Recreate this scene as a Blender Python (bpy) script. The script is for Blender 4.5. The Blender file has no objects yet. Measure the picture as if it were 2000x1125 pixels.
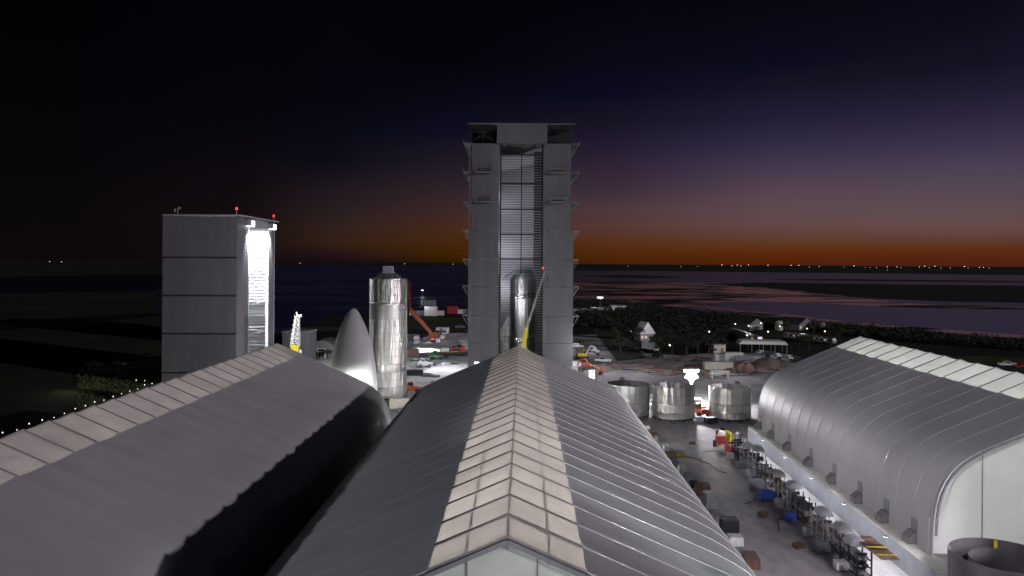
import bpy, math, random
from mathutils import Vector, Matrix
R = math.radians
random.seed(7)
scene = bpy.context.scene
COL = scene.collection

# ------------------------------------------------------------------ camera
F = 1500.0; H = 33.5; ROLL = 0.0065
cd = bpy.data.cameras.new('camera'); cam = bpy.data.objects.new('camera', cd); COL.objects.link(cam)
cd.sensor_width = 36; cd.lens = 36*F/2000; cd.shift_y = -(562.5-514)/2000
cd.clip_start = 0.5; cd.clip_end = 90000
cam.matrix_world = Matrix.Translation((0, 0, H)) @ Matrix.Rotation(R(90), 4, 'X') @ Matrix.Rotation(ROLL, 4, 'Z')
scene.camera = cam
scene.view_settings.view_transform = 'Standard'; scene.view_settings.look = 'None'
scene.view_settings.exposure = 0; scene.view_settings.gamma = 1

def G(px, py, z=0.0):
    u, v = px-1000, py-514
    xr = u+v*ROLL; yd = v-u*ROLL
    d = F*(H-z)/yd
    return Vector((xr*d/F, d, z))
def lin(c):
    return tuple(((x/255)/12.92 if x/255 <= .04045 else ((x/255+.055)/1.055)**2.4) for x in c)

# ------------------------------------------------------------------ sky
world = bpy.data.worlds.new('World'); scene.world = world; world.use_nodes = True
nt = world.node_tree; nt.nodes.clear()
N = nt.nodes.new; L = nt.links.new
def math_node(t, op, a, b=None, clamp=False):
    n = t.nodes.new('ShaderNodeMath'); n.operation = op; n.use_clamp = clamp
    for i, q in enumerate((a, b)):
        if q is None: continue
        if isinstance(q, (int, float)): n.inputs[i].default_value = q
        else: t.links.new(q, n.inputs[i])
    return n.outputs[0]
tc = N('ShaderNodeTexCoord'); sep = N('ShaderNodeSeparateXYZ'); L(tc.outputs['Generated'], sep.inputs[0])
hor = math_node(nt, 'SQRT', math_node(nt, 'ADD', math_node(nt, 'MULTIPLY', sep.outputs[0], sep.outputs[0]), math_node(nt, 'MULTIPLY', sep.outputs[1], sep.outputs[1])))
tanel = math_node(nt, 'DIVIDE', sep.outputs[2], hor)
az = math_node(nt, 'ARCTAN2', sep.outputs[0], sep.outputs[1])
el = math_node(nt, 'MULTIPLY', tanel, 2.2, True)
def ramp(stops):
    r = N('ShaderNodeValToRGB'); cr = r.color_ramp; L(el, r.inputs[0]); cr.interpolation = 'B_SPLINE' if 0 else 'EASE'
    cr.interpolation = 'LINEAR'
    for i, (e, c) in enumerate(stops):
        e = min(1, e*2.2)
        p = cr.elements[i] if i < 2 else cr.elements.new(e)
        p.position = e; p.color = (*lin(c), 1)
    return r.outputs[0]
cols = [
 (-1.3, [(0,(3,3,5)),(.45,(2,2,4))]),
 (-.52, [(0,(12,8,11)),(.05,(11,8,10)),(.12,(7,6,9)),(.25,(3,3,6)),(.45,(2,2,4))]),
 (-.33, [(0,(22,12,14)),(.05,(22,13,15)),(.1,(16,11,16)),(.17,(7,7,13)),(.28,(3,4,8)),(.45,(3,3,6))]),
 (-0.226, [(0,(22,12,22)),(0.0123,(36,20,22)),(0.0221,(48,31,20)),(0.0416,(48,33,27)),(0.0676,(38,29,31)),(0.0936,(30,23,29)),(0.126,(14,13,23)),(0.165,(9,9,20)),(0.204,(5,7,14)),(0.45,(3,3,6))]),
 (-0.090, [(0,(38,22,6)),(0.0093,(57,33,2)),(0.0226,(66,37,10)),(0.0425,(68,40,26)),(0.0624,(60,39,37)),(0.089,(48,35,41)),(0.1155,(35,29,37)),(0.1421,(26,21,34)),(0.1687,(15,13,30)),(0.2085,(8,9,21)),(0.2616,(3,5,9)),(0.3014,(3,4,7))]),
 (0.142, [(0,(66,32,9)),(0.0158,(83,40,12)),(0.029,(86,49,27)),(0.0488,(86,57,52)),(0.0686,(78,58,61)),(0.095,(60,46,61)),(0.1214,(52,37,54)),(0.1478,(37,30,49)),(0.1808,(25,21,36)),(0.2204,(12,11,31)),(0.26,(9,10,22)),(0.3392,(4,5,12))]),
 (0.331, [(0,(76,30,8)),(0.0151,(92,41,13)),(0.0277,(94,57,33)),(0.0467,(100,69,68)),(0.0593,(96,74,78)),(0.0845,(90,70,80)),(0.116,(70,58,78)),(0.1475,(50,44,68)),(0.1791,(34,31,54)),(0.2169,(24,20,36)),(0.2484,(13,12,28)),(0.3241,(8,7,16))]),
 (0.548, [(0,(80,33,16)),(0.0051,(80,33,16)),(0.0194,(93,47,20)),(0.0279,(93,58,46)),(0.0421,(105,72,72)),(0.0592,(94,78,80)),(0.082,(86,72,82)),(0.1104,(76,64,83)),(0.1389,(58,50,73)),(0.1673,(44,37,61)),(0.1958,(30,28,46)),(0.2242,(22,18,34)),(0.2925,(12,10,22))]),
 (.85, [(0,(78,34,16)),(.05,(88,60,50)),(.1,(74,60,74)),(.2,(36,31,56)),(.45,(8,7,18))]),
 (2.2, [(0,(5,5,8)),(.45,(3,3,6))]),
]
prev = None
for i, (a, st) in enumerate(cols):
    c = ramp(st)
    if prev is None: prev = c
    else:
        mr = N('ShaderNodeMapRange'); mr.interpolation_type = 'SMOOTHSTEP' if i in (1, 9) else 'LINEAR'
        L(az, mr.inputs[0]); mr.inputs[1].default_value = cols[i-1][0]; mr.inputs[2].default_value = a
        mx = N('ShaderNodeMixRGB'); L(mr.outputs[0], mx.inputs[0]); L(prev, mx.inputs[1]); L(c, mx.inputs[2]); prev = mx.outputs[0]
bg = N('ShaderNodeBackground'); L(prev, bg.inputs[0]); bg.inputs[1].default_value = 1.0
wo = N('ShaderNodeOutputWorld'); L(bg.outputs[0], wo.inputs[0])

# ------------------------------------------------------------------ moonlight from behind right
SUN_DIR = Vector((.82, -.52, .232)).normalized()
sl = bpy.data.lights.new('moonlight', 'SUN'); so = bpy.data.objects.new('moonlight', sl); COL.objects.link(so)
sl.energy = 1.3; sl.angle = R(.6); sl.color = (1, .91, 1.0)
so.rotation_euler = SUN_DIR.to_track_quat('Z', 'Y').to_euler()

# ------------------------------------------------------------------ materials
def M(name, color, rough=.6, metal=0, var=.15, scale=1.0, bump=0.0, emit=None, es=1.0, transl=0, spec=.5, stretch=None, bscale=None):
    m = bpy.data.materials.new(name); m.use_nodes = True; t = m.node_tree; b = t.nodes['Principled BSDF']
    b.inputs['Roughness'].default_value = rough; b.inputs['Metallic'].default_value = metal
    b.inputs['Specular IOR Level'].default_value = spec
    c = t.nodes.new('ShaderNodeTexCoord'); mp = t.nodes.new('ShaderNodeMapping'); t.links.new(c.outputs['Object'], mp.inputs[0])
    if stretch: mp.inputs['Scale'].default_value = stretch
    n = t.nodes.new('ShaderNodeTexNoise'); n.inputs['Scale'].default_value = scale; n.inputs['Detail'].default_value = 6; n.inputs['Roughness'].default_value = .6
    t.links.new(mp.outputs[0], n.inputs['Vector'])
    mr = t.nodes.new('ShaderNodeMapRange'); mr.inputs[1].default_value = .3; mr.inputs[2].default_value = .7
    mr.inputs[3].default_value = 1-var; mr.inputs[4].default_value = 1+var; t.links.new(n.outputs[0], mr.inputs[0])
    hs = t.nodes.new('ShaderNodeHueSaturation'); hs.inputs['Color'].default_value = (*color, 1); t.links.new(mr.outputs[0], hs.inputs['Value'])
    t.links.new(hs.outputs[0], b.inputs['Base Color'])
    if bump:
        n2 = t.nodes.new('ShaderNodeTexNoise'); n2.inputs['Scale'].default_value = bscale or scale*3; n2.inputs['Detail'].default_value = 4
        t.links.new(mp.outputs[0], n2.inputs['Vector'])
        bp = t.nodes.new('ShaderNodeBump'); bp.inputs['Strength'].default_value = min(1, bump); bp.inputs['Distance'].default_value = .1
        t.links.new(n2.outputs[0], bp.inputs['Height']); t.links.new(bp.outputs[0], b.inputs['Normal'])
    if emit:
        b.inputs['Emission Color'].default_value = (*emit, 1); b.inputs['Emission Strength'].default_value = es
    if transl:
        tr = t.nodes.new('ShaderNodeBsdfTranslucent'); t.links.new(hs.outputs[0], tr.inputs[0])
        mx = t.nodes.new('ShaderNodeMixShader'); mx.inputs[0].default_value = transl
        out = t.nodes['Material Output']; t.links.new(b.outputs[0], mx.inputs[1]); t.links.new(tr.outputs[0], mx.inputs[2]); t.links.new(mx.outputs[0], out.inputs[0])
    return m
MT = {}
def mt(k): return MT[k]
MT['fabric'] = M('grey tent fabric', (.44, .435, .46), .55, var=.07, scale=.22, bump=.3, bscale=.9)
MT['skylight'] = M('translucent skylight fabric', (.66, .625, .6), .5, var=.16, scale=.3, transl=.55)
MT['skylight_white'] = M('white translucent skylight fabric', (.74, .76, .74), .5, var=.04, scale=.6, transl=.55)
MT['gable'] = M('white gable fabric', (.72, .75, .72), .55, var=.04, scale=.4, bump=.1)
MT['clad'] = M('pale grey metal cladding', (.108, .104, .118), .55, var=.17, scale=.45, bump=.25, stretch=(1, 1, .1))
MT['clad_inner'] = M('bright inner metal sheeting', (.5, .5, .52), .35, metal=.3, var=.1, scale=.3)
MT['steel_dark'] = M('dark structural steel', (.02, .02, .025), .6, var=.2)
MT['galv'] = M('galvanised steel', (.3, .3, .32), .45, metal=.5, var=.2, scale=2)
MT['white'] = M('white painted metal', (.7, .7, .7), .4, var=.08, scale=1.5)
MT['cream'] = M('cream painted metal', (.55, .53, .45), .5, var=.1, scale=1)
MT['grey'] = M('grey painted metal', (.25, .25, .27), .5, var=.15, scale=1)
MT['container'] = M('light grey container steel', (.27, .275, .32), .8, var=.1, scale=.7, bump=.1)
MT['rib'] = M('glossy keder rib', (.5, .5, .52), .35, var=.05)
MT['rib_shaded'] = M('skylight rib, frame shadow in its colour', (.27, .24, .245), .6, var=.1)  # dark tone stands for the inner frame's shadow on the skylight
MT['crane'] = M('faded orange crane paint', (.2, .045, .018), .6, var=.2)
MT['container_top_lit'] = M('container roof whitened for lamp light', (.8, .8, .75), .6, var=.14, scale=.8)  # paler than the walls: lamp light from above put into the colour
MT['black'] = M('black rubber', (.015, .015, .017), .7)
MT['glass'] = M('dark window glass', (.02, .02, .03), .1, spec=.8)
MT['yellow'] = M('yellow machine paint', (.62, .52, .03), .4, var=.1)
MT['orange'] = M('orange machine paint', (.4, .09, .03), .45, var=.12)
MT['red'] = M('red machine paint', (.4, .04, .035), .45, var=.12)
MT['blue'] = M('blue tarpaulin', (.03, .07, .35), .5, var=.25, scale=2, bump=.4)
MT['green'] = M('green machine paint', (.05, .25, .06), .5)
MT['brown'] = M('weathered timber', (.23, .15, .09), .8, var=.3, scale=2)
MT['tarp'] = M('grey tarpaulin', (.2, .2, .21), .5, var=.25, scale=2, bump=.5)
MT['rust'] = M('rusty steel', (.16, .09, .07), .7, var=.3, scale=2)
MT['dirt'] = M('pale dirt', (.22, .18, .16), .9, var=.3, scale=.6, bump=.8)
MT['leaf'] = M('scrub foliage', (.02, .028, .016), .8, var=.45, scale=.25)
MT['leaf2'] = M('olive foliage', (.05, .06, .02), .8, var=.4, scale=.4)
MT['bark'] = M('bark', (.07, .05, .035), .9)
MT['roofing'] = M('shingle roof', (.16, .16, .18), .8, var=.2, scale=2)
MT['siding'] = M('house siding', (.33, .32, .32), .7, var=.1)
MT['blackout'] = M('asphalt', (.05, .05, .052), .85, var=.25, scale=.2, bump=.3)
MT['lamp'] = M('lit lamp lens', (.8, .8, .8), emit=(.9, 1, .93), es=6)
MT['lamp_soft'] = M('lit small lamp', (.8, .8, .8), emit=(1, .93, .85), es=1.6)
MT['lamp_far'] = M('lit distant lamp', (.8, .8, .8), emit=(1, .85, .7), es=3)
MT['lamp_red'] = M('red beacon lens', (.8, .1, .1), emit=(1, .04, .06), es=1.2)
MT['window_lit'] = M('lit window', (.8, .7, .5), emit=(1, .78, .5), es=.35)
MT['yellow_line'] = M('yellow road paint', (.5, .45, .06), .7, var=.3, scale=1)
MT['line_white'] = M('white road paint', (.6, .6, .6), .7, var=.3, scale=1)

def steel_mat(name, color, rough, hw=.9, seams=1.83, wav=.35, metal=.95):
    m = bpy.data.materials.new(name); m.use_nodes = True; t = m.node_tree; b = t.nodes['Principled BSDF']
    b.inputs['Metallic'].default_value = metal; b.inputs['Roughness'].default_value = rough; b.inputs['Base Color'].default_value = (*color, 1)
    c = t.nodes.new('ShaderNodeTexCoord'); s = t.nodes.new('ShaderNodeSeparateXYZ'); t.links.new(c.outputs['Object'], s.inputs[0])
    mp = t.nodes.new('ShaderNodeMapping'); mp.inputs['Scale'].default_value = (1, 1, .05); t.links.new(c.outputs['Object'], mp.inputs[0])
    n = t.nodes.new('ShaderNodeTexNoise'); n.inputs['Scale'].default_value = hw; n.inputs['Detail'].default_value = 3; t.links.new(mp.outputs[0], n.inputs['Vector'])
    n3 = t.nodes.new('ShaderNodeTexNoise'); n3.inputs['Scale'].default_value = .8; n3.inputs['Detail'].default_value = 2; t.links.new(c.outputs['Object'], n3.inputs['Vector'])
    hgt = math_node(t, 'ADD', n.outputs[0], math_node(t, 'MULTIPLY', n3.outputs[0], .12))
    zz = math_node(t, 'PINGPONG', s.outputs[2], seams/2)       # 0 at each seam
    line = math_node(t, 'LESS_THAN', zz, .035)
    hgt = math_node(t, 'SUBTRACT', hgt, math_node(t, 'MULTIPLY', line, .03))
    bp = t.nodes.new('ShaderNodeBump'); bp.inputs['Strength'].default_value = wav; bp.inputs['Distance'].default_value = .6
    t.links.new(hgt, bp.inputs['Height']); t.links.new(bp.outputs[0], b.inputs['Normal'])
    mx = t.nodes.new('ShaderNodeMixRGB'); mx.inputs[1].default_value = (*color, 1); mx.inputs[2].default_value = (*[x*.5 for x in color], 1)
    t.links.new(math_node(t, 'MULTIPLY', line, .8), mx.inputs[0])
    # plate to plate shade differences
    fl = math_node(t, 'FLOOR', math_node(t, 'DIVIDE', s.outputs[2], seams)); w = t.nodes.new('ShaderNodeTexWhiteNoise'); w.noise_dimensions = '1D'; t.links.new(fl, w.inputs['W'])
    rr = math_node(t, 'ADD', math_node(t, 'MULTIPLY', w.outputs[0], .12), rough-.05); t.links.new(rr, b.inputs['Roughness'])
    t.links.new(mx.outputs[0], b.inputs['Base Color'])
    return m
MT['stainless'] = steel_mat('stainless ring steel', (.74, .73, .71), .3, hw=1.3, wav=.75, metal=.95)
for k_ in ('stainless',):
    t = MT[k_].node_tree; b = t.nodes['Principled BSDF']; tg = t.nodes.new('ShaderNodeTangent'); tg.direction_type = 'RADIAL'; tg.axis = 'Z'
    t.links.new(tg.outputs[0], b.inputs['Tangent']); b.inputs['Anisotropic'].default_value = .9; b.inputs['Anisotropic Rotation'].default_value = .25
MT['stainless_dull'] = steel_mat('brushed stainless', (.6, .6, .61), .42, wav=.12)

# ------------------------------------------------------------------ mesh builder
class MB:
    def __init__(s): s.v = []; s.f = []
    def add(s, vs, fs):
        o = len(s.v); s.v += [tuple(v) for v in vs]; s.f += [tuple(o+i for i in f) for f in fs]; return s
    def box(s, x0, y0, z0, x1, y1, z1):
        return s.add([(x0,y0,z0),(x1,y0,z0),(x1,y1,z0),(x0,y1,z0),(x0,y0,z1),(x1,y0,z1),(x1,y1,z1),(x0,y1,z1)],
                     [(0,3,2,1),(4,5,6,7),(0,1,5,4),(1,2,6,5),(2,3,7,6),(3,0,4,7)])
    def cbox(s, c, d):
        return s.box(c[0]-d[0]/2, c[1]-d[1]/2, c[2]-d[2]/2, c[0]+d[0]/2, c[1]+d[1]/2, c[2]+d[2]/2)
    def tube(s, p0, p1, r0, r1=None, n=6, cap=True):
        r1 = r0 if r1 is None else r1; p0 = Vector(p0); p1 = Vector(p1); d = (p1-p0)
        if d.length < 1e-6: return s
        q = d.to_track_quat('Z', 'Y'); vs = []
        for p, r in ((p0, r0), (p1, r1)):
            for i in range(n):
                a = 2*math.pi*i/n + math.pi/4; vs.append(p + q @ Vector((r*math.cos(a), r*math.sin(a), 0)))
        fs = [(i, (i+1) % n, n+(i+1) % n, n+i) for i in range(n)]
        if cap: fs += [tuple(range(n-1, -1, -1)), tuple(range(n, 2*n))]
        return s.add(vs, fs)
    def path(s, pts, r, n=5):
        for a, b in zip(pts, pts[1:]): s.tube(a, b, r, n=n)
        return s
    def lathe(s, prof, n=48, c=(0, 0), a0=0, a1=2*math.pi):
        full = abs(a1-a0-2*math.pi) < 1e-6; k = n if full else n+1; vs = []
        for r, z in prof:
            for i in range(k):
                a = a0+(a1-a0)*i/n; vs.append((c[0]+r*math.cos(a), c[1]+r*math.sin(a), z))
        fs = []
        for j in range(len(prof)-1):
            for i in range(n):
                i2 = (i+1) % k
                fs.append((j*k+i, j*k+i2, (j+1)*k+i2, (j+1)*k+i))
        return s.add(vs, fs)
    def prism(s, poly, axis, a, b):       # poly in the two other axes
        n = len(poly)
        def P(p, t):
            return {'x': (t, p[0], p[1]), 'y': (p[0], t, p[1]), 'z': (p[0], p[1], t)}[axis]
        vs = [P(p, a) for p in poly]+[P(p, b) for p in poly]
        fs = [(i, (i+1) % n, n+(i+1) % n, n+i) for i in range(n)]+[tuple(range(n-1, -1, -1)), tuple(range(n, 2*n))]
        return s.add(vs, fs)
    def build(s, name, mat, parent=None, smooth=False, loc=None, rz=0):
        me = bpy.data.meshes.new(name); me.from_pydata(s.v, [], s.f); me.validate(); me.update()
        import bmesh
        bm = bmesh.new(); bm.from_mesh(me); bmesh.ops.recalc_face_normals(bm, faces=bm.faces); bm.to_mesh(me); bm.free()
        me.materials.append(MT[mat] if isinstance(mat, str) else mat)
        if smooth:
            for p in me.polygons: p.use_smooth = True
            if smooth != 'all': me.set_sharp_from_angle(angle=R(40))
        o = bpy.data.objects.new(name, me); COL.objects.link(o)
        if parent: o.parent = parent
        if loc is not None: o.location = loc
        if rz: o.rotation_euler.z = rz
        return o
def thing(name, label, cat, loc=(0, 0, 0), rz=0, group=None):
    o = bpy.data.objects.new(name, None); COL.objects.link(o); o.location = loc; o.rotation_euler = (0, 0, rz)
    o.empty_display_size = .5
    return tag(o, label, cat, group)
def tag(o, label, cat, group=None):
    o['label'] = label; o['category'] = cat
    if group: o['group'] = group
    return o
def kind(o, k): o['kind'] = k; return o
def dup(root, loc, rz=0, label=None, group=None, scale=None):
    def cp(o, par):
        c = o.copy(); COL.objects.link(c); c.parent = par
        for ch in o.children: cp(ch, c)
        return c
    r = cp(root, None); r.location = loc; r.rotation_euler = (0, 0, rz)
    if scale: r.scale = (scale,)*3
    if label: r['label'] = label
    if group: r['group'] = group
    return r
def lamp(kindl, loc, energy, color=(1, 1, 1), size=.5, aim=None, spot=None, blend=.5, parent=None, name='lamp_light', sy=None):
    l = bpy.data.lights.new(name, kindl); l.energy = energy; l.color = color
    if kindl == 'AREA':
        l.size = size
        if sy: l.shape = 'RECTANGLE'; l.size_y = sy
    else: l.shadow_soft_size = size
    if kindl == 'SPOT': l.spot_size = R(spot); l.spot_blend = blend
    o = bpy.data.objects.new(name, l); COL.objects.link(o)
    o.location = loc
    if aim is not None: o.rotation_euler = (Vector(aim)-Vector(loc)).to_track_quat('-Z', 'Y').to_euler()
    if parent:
        o.parent = parent; o.matrix_parent_inverse = Matrix.Translation(parent.location).inverted()
    return o
# ================================================================== SETTING
def sheet(name, pts, z, mat, kindv='structure'):
    mb = MB(); mb.add([(p[0], p[1], z) for p in pts], [tuple(range(len(pts)))])
    return kind(mb.build(name, mat), kindv)
def ground_mat(name, c1, c2, sc, rough=.95, bump=.5, stretch=(1, 1, 1), spec=.2, lo=.4, hi=.6, det=8):
    m = bpy.data.materials.new(name); m.use_nodes = True; t = m.node_tree; b = t.nodes['Principled BSDF']
    b.inputs['Roughness'].default_value = rough; b.inputs['Specular IOR Level'].default_value = spec
    c = t.nodes.new('ShaderNodeTexCoord'); mp = t.nodes.new('ShaderNodeMapping'); mp.inputs['Scale'].default_value = stretch; t.links.new(c.outputs['Object'], mp.inputs[0])
    n = t.nodes.new('ShaderNodeTexNoise'); n.inputs['Scale'].default_value = sc; n.inputs['Detail'].default_value = det; n.inputs['Roughness'].default_value = .62; t.links.new(mp.outputs[0], n.inputs['Vector'])
    cr = t.nodes.new('ShaderNodeValToRGB'); cr.color_ramp.elements[0].position = lo; cr.color_ramp.elements[1].position = hi
    cr.color_ramp.elements[0].color = (*c1, 1); cr.color_ramp.elements[1].color = (*c2, 1); t.links.new(n.outputs[0], cr.inputs[0])
    n2 = t.nodes.new('ShaderNodeTexNoise'); n2.inputs['Scale'].default_value = sc*9; n2.inputs['Detail'].default_value = 5; t.links.new(mp.outputs[0], n2.inputs['Vector'])
    mr = t.nodes.new('ShaderNodeMapRange'); mr.inputs[1].default_value = .3; mr.inputs[2].default_value = .7; mr.inputs[3].default_value = .8; mr.inputs[4].default_value = 1.2; t.links.new(n2.outputs[0], mr.inputs[0])
    hs = t.nodes.new('ShaderNodeHueSaturation'); t.links.new(cr.outputs[0], hs.inputs['Color']); t.links.new(mr.outputs[0], hs.inputs['Value'])
    t.links.new(hs.outputs[0], b.inputs['Base Color'])
    if bump:
        bp = t.nodes.new('ShaderNodeBump'); bp.inputs['Strength'].default_value = bump; bp.inputs['Distance'].default_value = .05
        t.links.new(n2.outputs[0], bp.inputs['Height']); t.links.new(bp.outputs[0], b.inputs['Normal'])
    return m
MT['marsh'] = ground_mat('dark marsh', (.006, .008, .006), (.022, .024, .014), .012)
MT['yard'] = ground_mat('pale caliche yard', (.24, .235, .245), (.4, .385, .4), .06, bump=.3, lo=.35, hi=.62)
MT['lane'] = ground_mat('smooth concrete lane', (.39, .372, .41), (.43, .41, .452), .07, rough=.75, bump=.05, stretch=(1, .5, 1), spec=.4, lo=.3, hi=.7)
MT['grass'] = ground_mat('rough grass', (.02, .035, .008), (.06, .075, .015), .15)
MT['road'] = ground_mat('asphalt road', (.045, .05, .05), (.075, .075, .078), .1, rough=.85)
def wet_mat(name, base, r1, r2, stretch, sc, wet_lo, wet_hi, bumpd=.02, spec=.5):
    m = bpy.data.materials.new(name); m.use_nodes = True; t = m.node_tree; b = t.nodes['Principled BSDF']
    c = t.nodes.new('ShaderNodeTexCoord'); mp = t.nodes.new('ShaderNodeMapping'); mp.inputs['Scale'].default_value = stretch; t.links.new(c.outputs['Object'], mp.inputs[0])
    n = t.nodes.new('ShaderNodeTexNoise'); n.inputs['Scale'].default_value = sc; n.inputs['Detail'].default_value = 9; n.inputs['Roughness'].default_value = .6; n.inputs['Distortion'].default_value = .6
    t.links.new(mp.outputs[0], n.inputs['Vector'])
    mr = t.nodes.new('ShaderNodeMapRange'); mr.inputs[1].default_value = wet_lo; mr.inputs[2].default_value = wet_hi; mr.clamp = True; t.links.new(n.outputs[0], mr.inputs[0])
    rr = t.nodes.new('ShaderNodeMapRange'); rr.inputs[3].default_value = r1; rr.inputs[4].default_value = r2; t.links.new(mr.outputs[0], rr.inputs[0]); t.links.new(rr.outputs[0], b.inputs['Roughness'])
    sp = t.nodes.new('ShaderNodeMapRange'); sp.inputs[3].default_value = spec; sp.inputs[4].default_value = .02; t.links.new(mr.outputs[0], sp.inputs[0]); t.links.new(sp.outputs[0], b.inputs['Specular IOR Level'])
    b.inputs['Base Color'].default_value = (*base, 1)
    n2 = t.nodes.new('ShaderNodeTexNoise'); n2.inputs['Scale'].default_value = 1.2; n2.inputs['Detail'].default_value = 3; t.links.new(c.outputs['Object'], n2.inputs['Vector'])
    bp = t.nodes.new('ShaderNodeBump'); bp.inputs['Strength'].default_value = .5; bp.inputs['Distance'].default_value = bumpd
    t.links.new(n2.outputs[0], bp.inputs['Height']); t.links.new(bp.outputs[0], b.inputs['Normal'])
    return m
def glossy_water(name, diff, gl, r, gl2=None, r2=.5, sc=.01, stretch=(.4, 1, 1), lo=.45, hi=.55, bump=.02, dist=.8):
    m = bpy.data.materials.new(name); m.use_nodes = True; t = m.node_tree; t.nodes.clear()
    out = t.nodes.new('ShaderNodeOutputMaterial'); c = t.nodes.new('ShaderNodeTexCoord'); mp = t.nodes.new('ShaderNodeMapping'); mp.inputs['Scale'].default_value = stretch; t.links.new(c.outputs['Object'], mp.inputs[0])
    n = t.nodes.new('ShaderNodeTexNoise'); n.inputs['Scale'].default_value = sc; n.inputs['Detail'].default_value = 10; n.inputs['Roughness'].default_value = .62; n.inputs['Distortion'].default_value = dist; t.links.new(mp.outputs[0], n.inputs['Vector'])
    mr = t.nodes.new('ShaderNodeMapRange'); mr.inputs[1].default_value = lo; mr.inputs[2].default_value = hi; t.links.new(n.outputs[0], mr.inputs[0])
    cm = t.nodes.new('ShaderNodeMixRGB'); t.links.new(mr.outputs[0], cm.inputs[0]); cm.inputs[1].default_value = (*gl, 1); cm.inputs[2].default_value = (*(gl2 or gl), 1)
    g = t.nodes.new('ShaderNodeBsdfGlossy'); t.links.new(cm.outputs[0], g.inputs[0])
    rr = t.nodes.new('ShaderNodeMapRange'); rr.inputs[3].default_value = r; rr.inputs[4].default_value = r2; t.links.new(mr.outputs[0], rr.inputs[0]); t.links.new(rr.outputs[0], g.inputs['Roughness'])
    d = t.nodes.new('ShaderNodeBsdfDiffuse'); d.inputs[0].default_value = (*diff, 1)
    n2 = t.nodes.new('ShaderNodeTexNoise'); n2.inputs['Scale'].default_value = .8; n2.inputs['Detail'].default_value = 3; t.links.new(c.outputs['Object'], n2.inputs['Vector'])
    bp = t.nodes.new('ShaderNodeBump'); bp.inputs['Strength'].default_value = .4; bp.inputs['Distance'].default_value = bump; t.links.new(n2.outputs[0], bp.inputs['Height']); t.links.new(bp.outputs[0], g.inputs['Normal'])
    a = t.nodes.new('ShaderNodeAddShader'); t.links.new(g.outputs[0], a.inputs[0]); t.links.new(d.outputs[0], a.inputs[1]); t.links.new(a.outputs[0], out.inputs[0])
    return m
MT['water'] = wet_mat('lagoon water', (.008, .008, .016), .16, .3, (.2, 1, 1), .008, .35, .7, .03, .28)
MT['water'] = glossy_water('lagoon water', (.002, .002, .006), (.3, .38, .56), .14, (.4, .48, .62), .22, sc=.004)
MT['bay'] = glossy_water('open night water', (.02, .024, .06), (.1, .12, .22), .2, (.18, .18, .3), .3, sc=.006)
MT['flat_old'] = wet_mat('wet mud flat', (.022, .014, .011), .3, .7, (.12, 1, 1), .02, .46, .56, .02, .6)

MT['flat'] = glossy_water('wet mud flat', (.004, .003, .003), (1.0, .86, .72), .2, (.08, .07, .07), .5, sc=.008, stretch=(.55, 1, 1), lo=.49, hi=.56, dist=2.2)
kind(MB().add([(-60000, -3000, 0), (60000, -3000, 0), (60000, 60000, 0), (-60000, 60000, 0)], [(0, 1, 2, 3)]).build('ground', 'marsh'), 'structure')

def wavy(pts, amp, seg=14, seed=1):
    """pixel outline on the flat ground, made irregular in ground space"""
    rnd = random.Random(seed); P = [G(*p) for p in pts]; out = []
    for a, b in zip(P, P[1:]+P[:1]):
        ln = (b-a).length; k = max(1, min(seg, int(ln/20)))
        for i in range(k):
            q = a.lerp(b, i/k); s = amp*q.y
            if i: q = q+Vector((rnd.uniform(-1, 1)*s*3, rnd.uniform(-1, 1)*s, 0))
            out.append(q)
    return out
# lagoon right of the tall bay, with its flats
sheet('lagoon', wavy([(1060,580),(1110,584),(1190,588),(1300,598),(1380,610),(1480,620),(1560,632),(1700,646),(1850,656),(2040,672),(2400,705),(2500,545),(2040,538),(1700,534),(1500,532),(1250,529),(1060,528)], .004, seed=3), .05, 'water')
sheet('mud_flat', wavy([(1060,552),(1200,549),(1300,552),(1420,554),(1520,560),(1560,572),(1640,580),(1800,594),(2040,602),(2040,605),(1850,603),(1700,598),(1600,592),(1480,589),(1400,592),(1330,600),(1260,592),(1170,585),(1060,578)], .006, seed=5), .1, 'flat')
sheet('mud_flat', wavy([(1330,596),(1420,607),(1500,616),(1620,630),(1750,642),(1900,655),(2040,667),(2400,700),(2400,690),(2040,658),(1880,646),(1720,634),(1600,622),(1500,611),(1420,603)], .003, seed=6), .1, 'flat')
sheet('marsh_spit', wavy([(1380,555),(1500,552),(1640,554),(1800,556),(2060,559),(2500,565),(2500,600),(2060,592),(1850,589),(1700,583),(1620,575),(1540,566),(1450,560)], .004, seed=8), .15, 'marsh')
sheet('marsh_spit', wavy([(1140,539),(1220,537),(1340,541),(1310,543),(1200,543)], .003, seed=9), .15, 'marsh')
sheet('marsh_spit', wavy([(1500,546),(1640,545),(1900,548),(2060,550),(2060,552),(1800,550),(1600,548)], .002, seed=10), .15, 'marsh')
# pools left
MT['pool'] = wet_mat('night water', (.006, .008, .018), .25, .5, (.2, 1, 1), .008, .45, .65, .03)
sheet('tidal_pool', wavy([(-400,545),(0,541),(200,537),(317,536),(420,535),(560,534),(740,532),(905,532),(905,546),(740,556),(560,560),(420,562),(317,566),(200,571),(0,573),(-400,578)], .003, seed=11), .05, 'pool')
sheet('tidal_pool', wavy([(-400,640),(0,624),(150,620),(317,611),(317,616),(150,634),(0,645),(-400,668)], .003, seed=12), .05, 'pool')
# open water beyond the left yard
sheet('bay_water', wavy([(470,519),(915,519),(915,598),(840,600),(700,612),(600,630),(540,650),(440,640),(300,600),(317,560),(420,530)], .003, seed=21), .12, 'bay')
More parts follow.
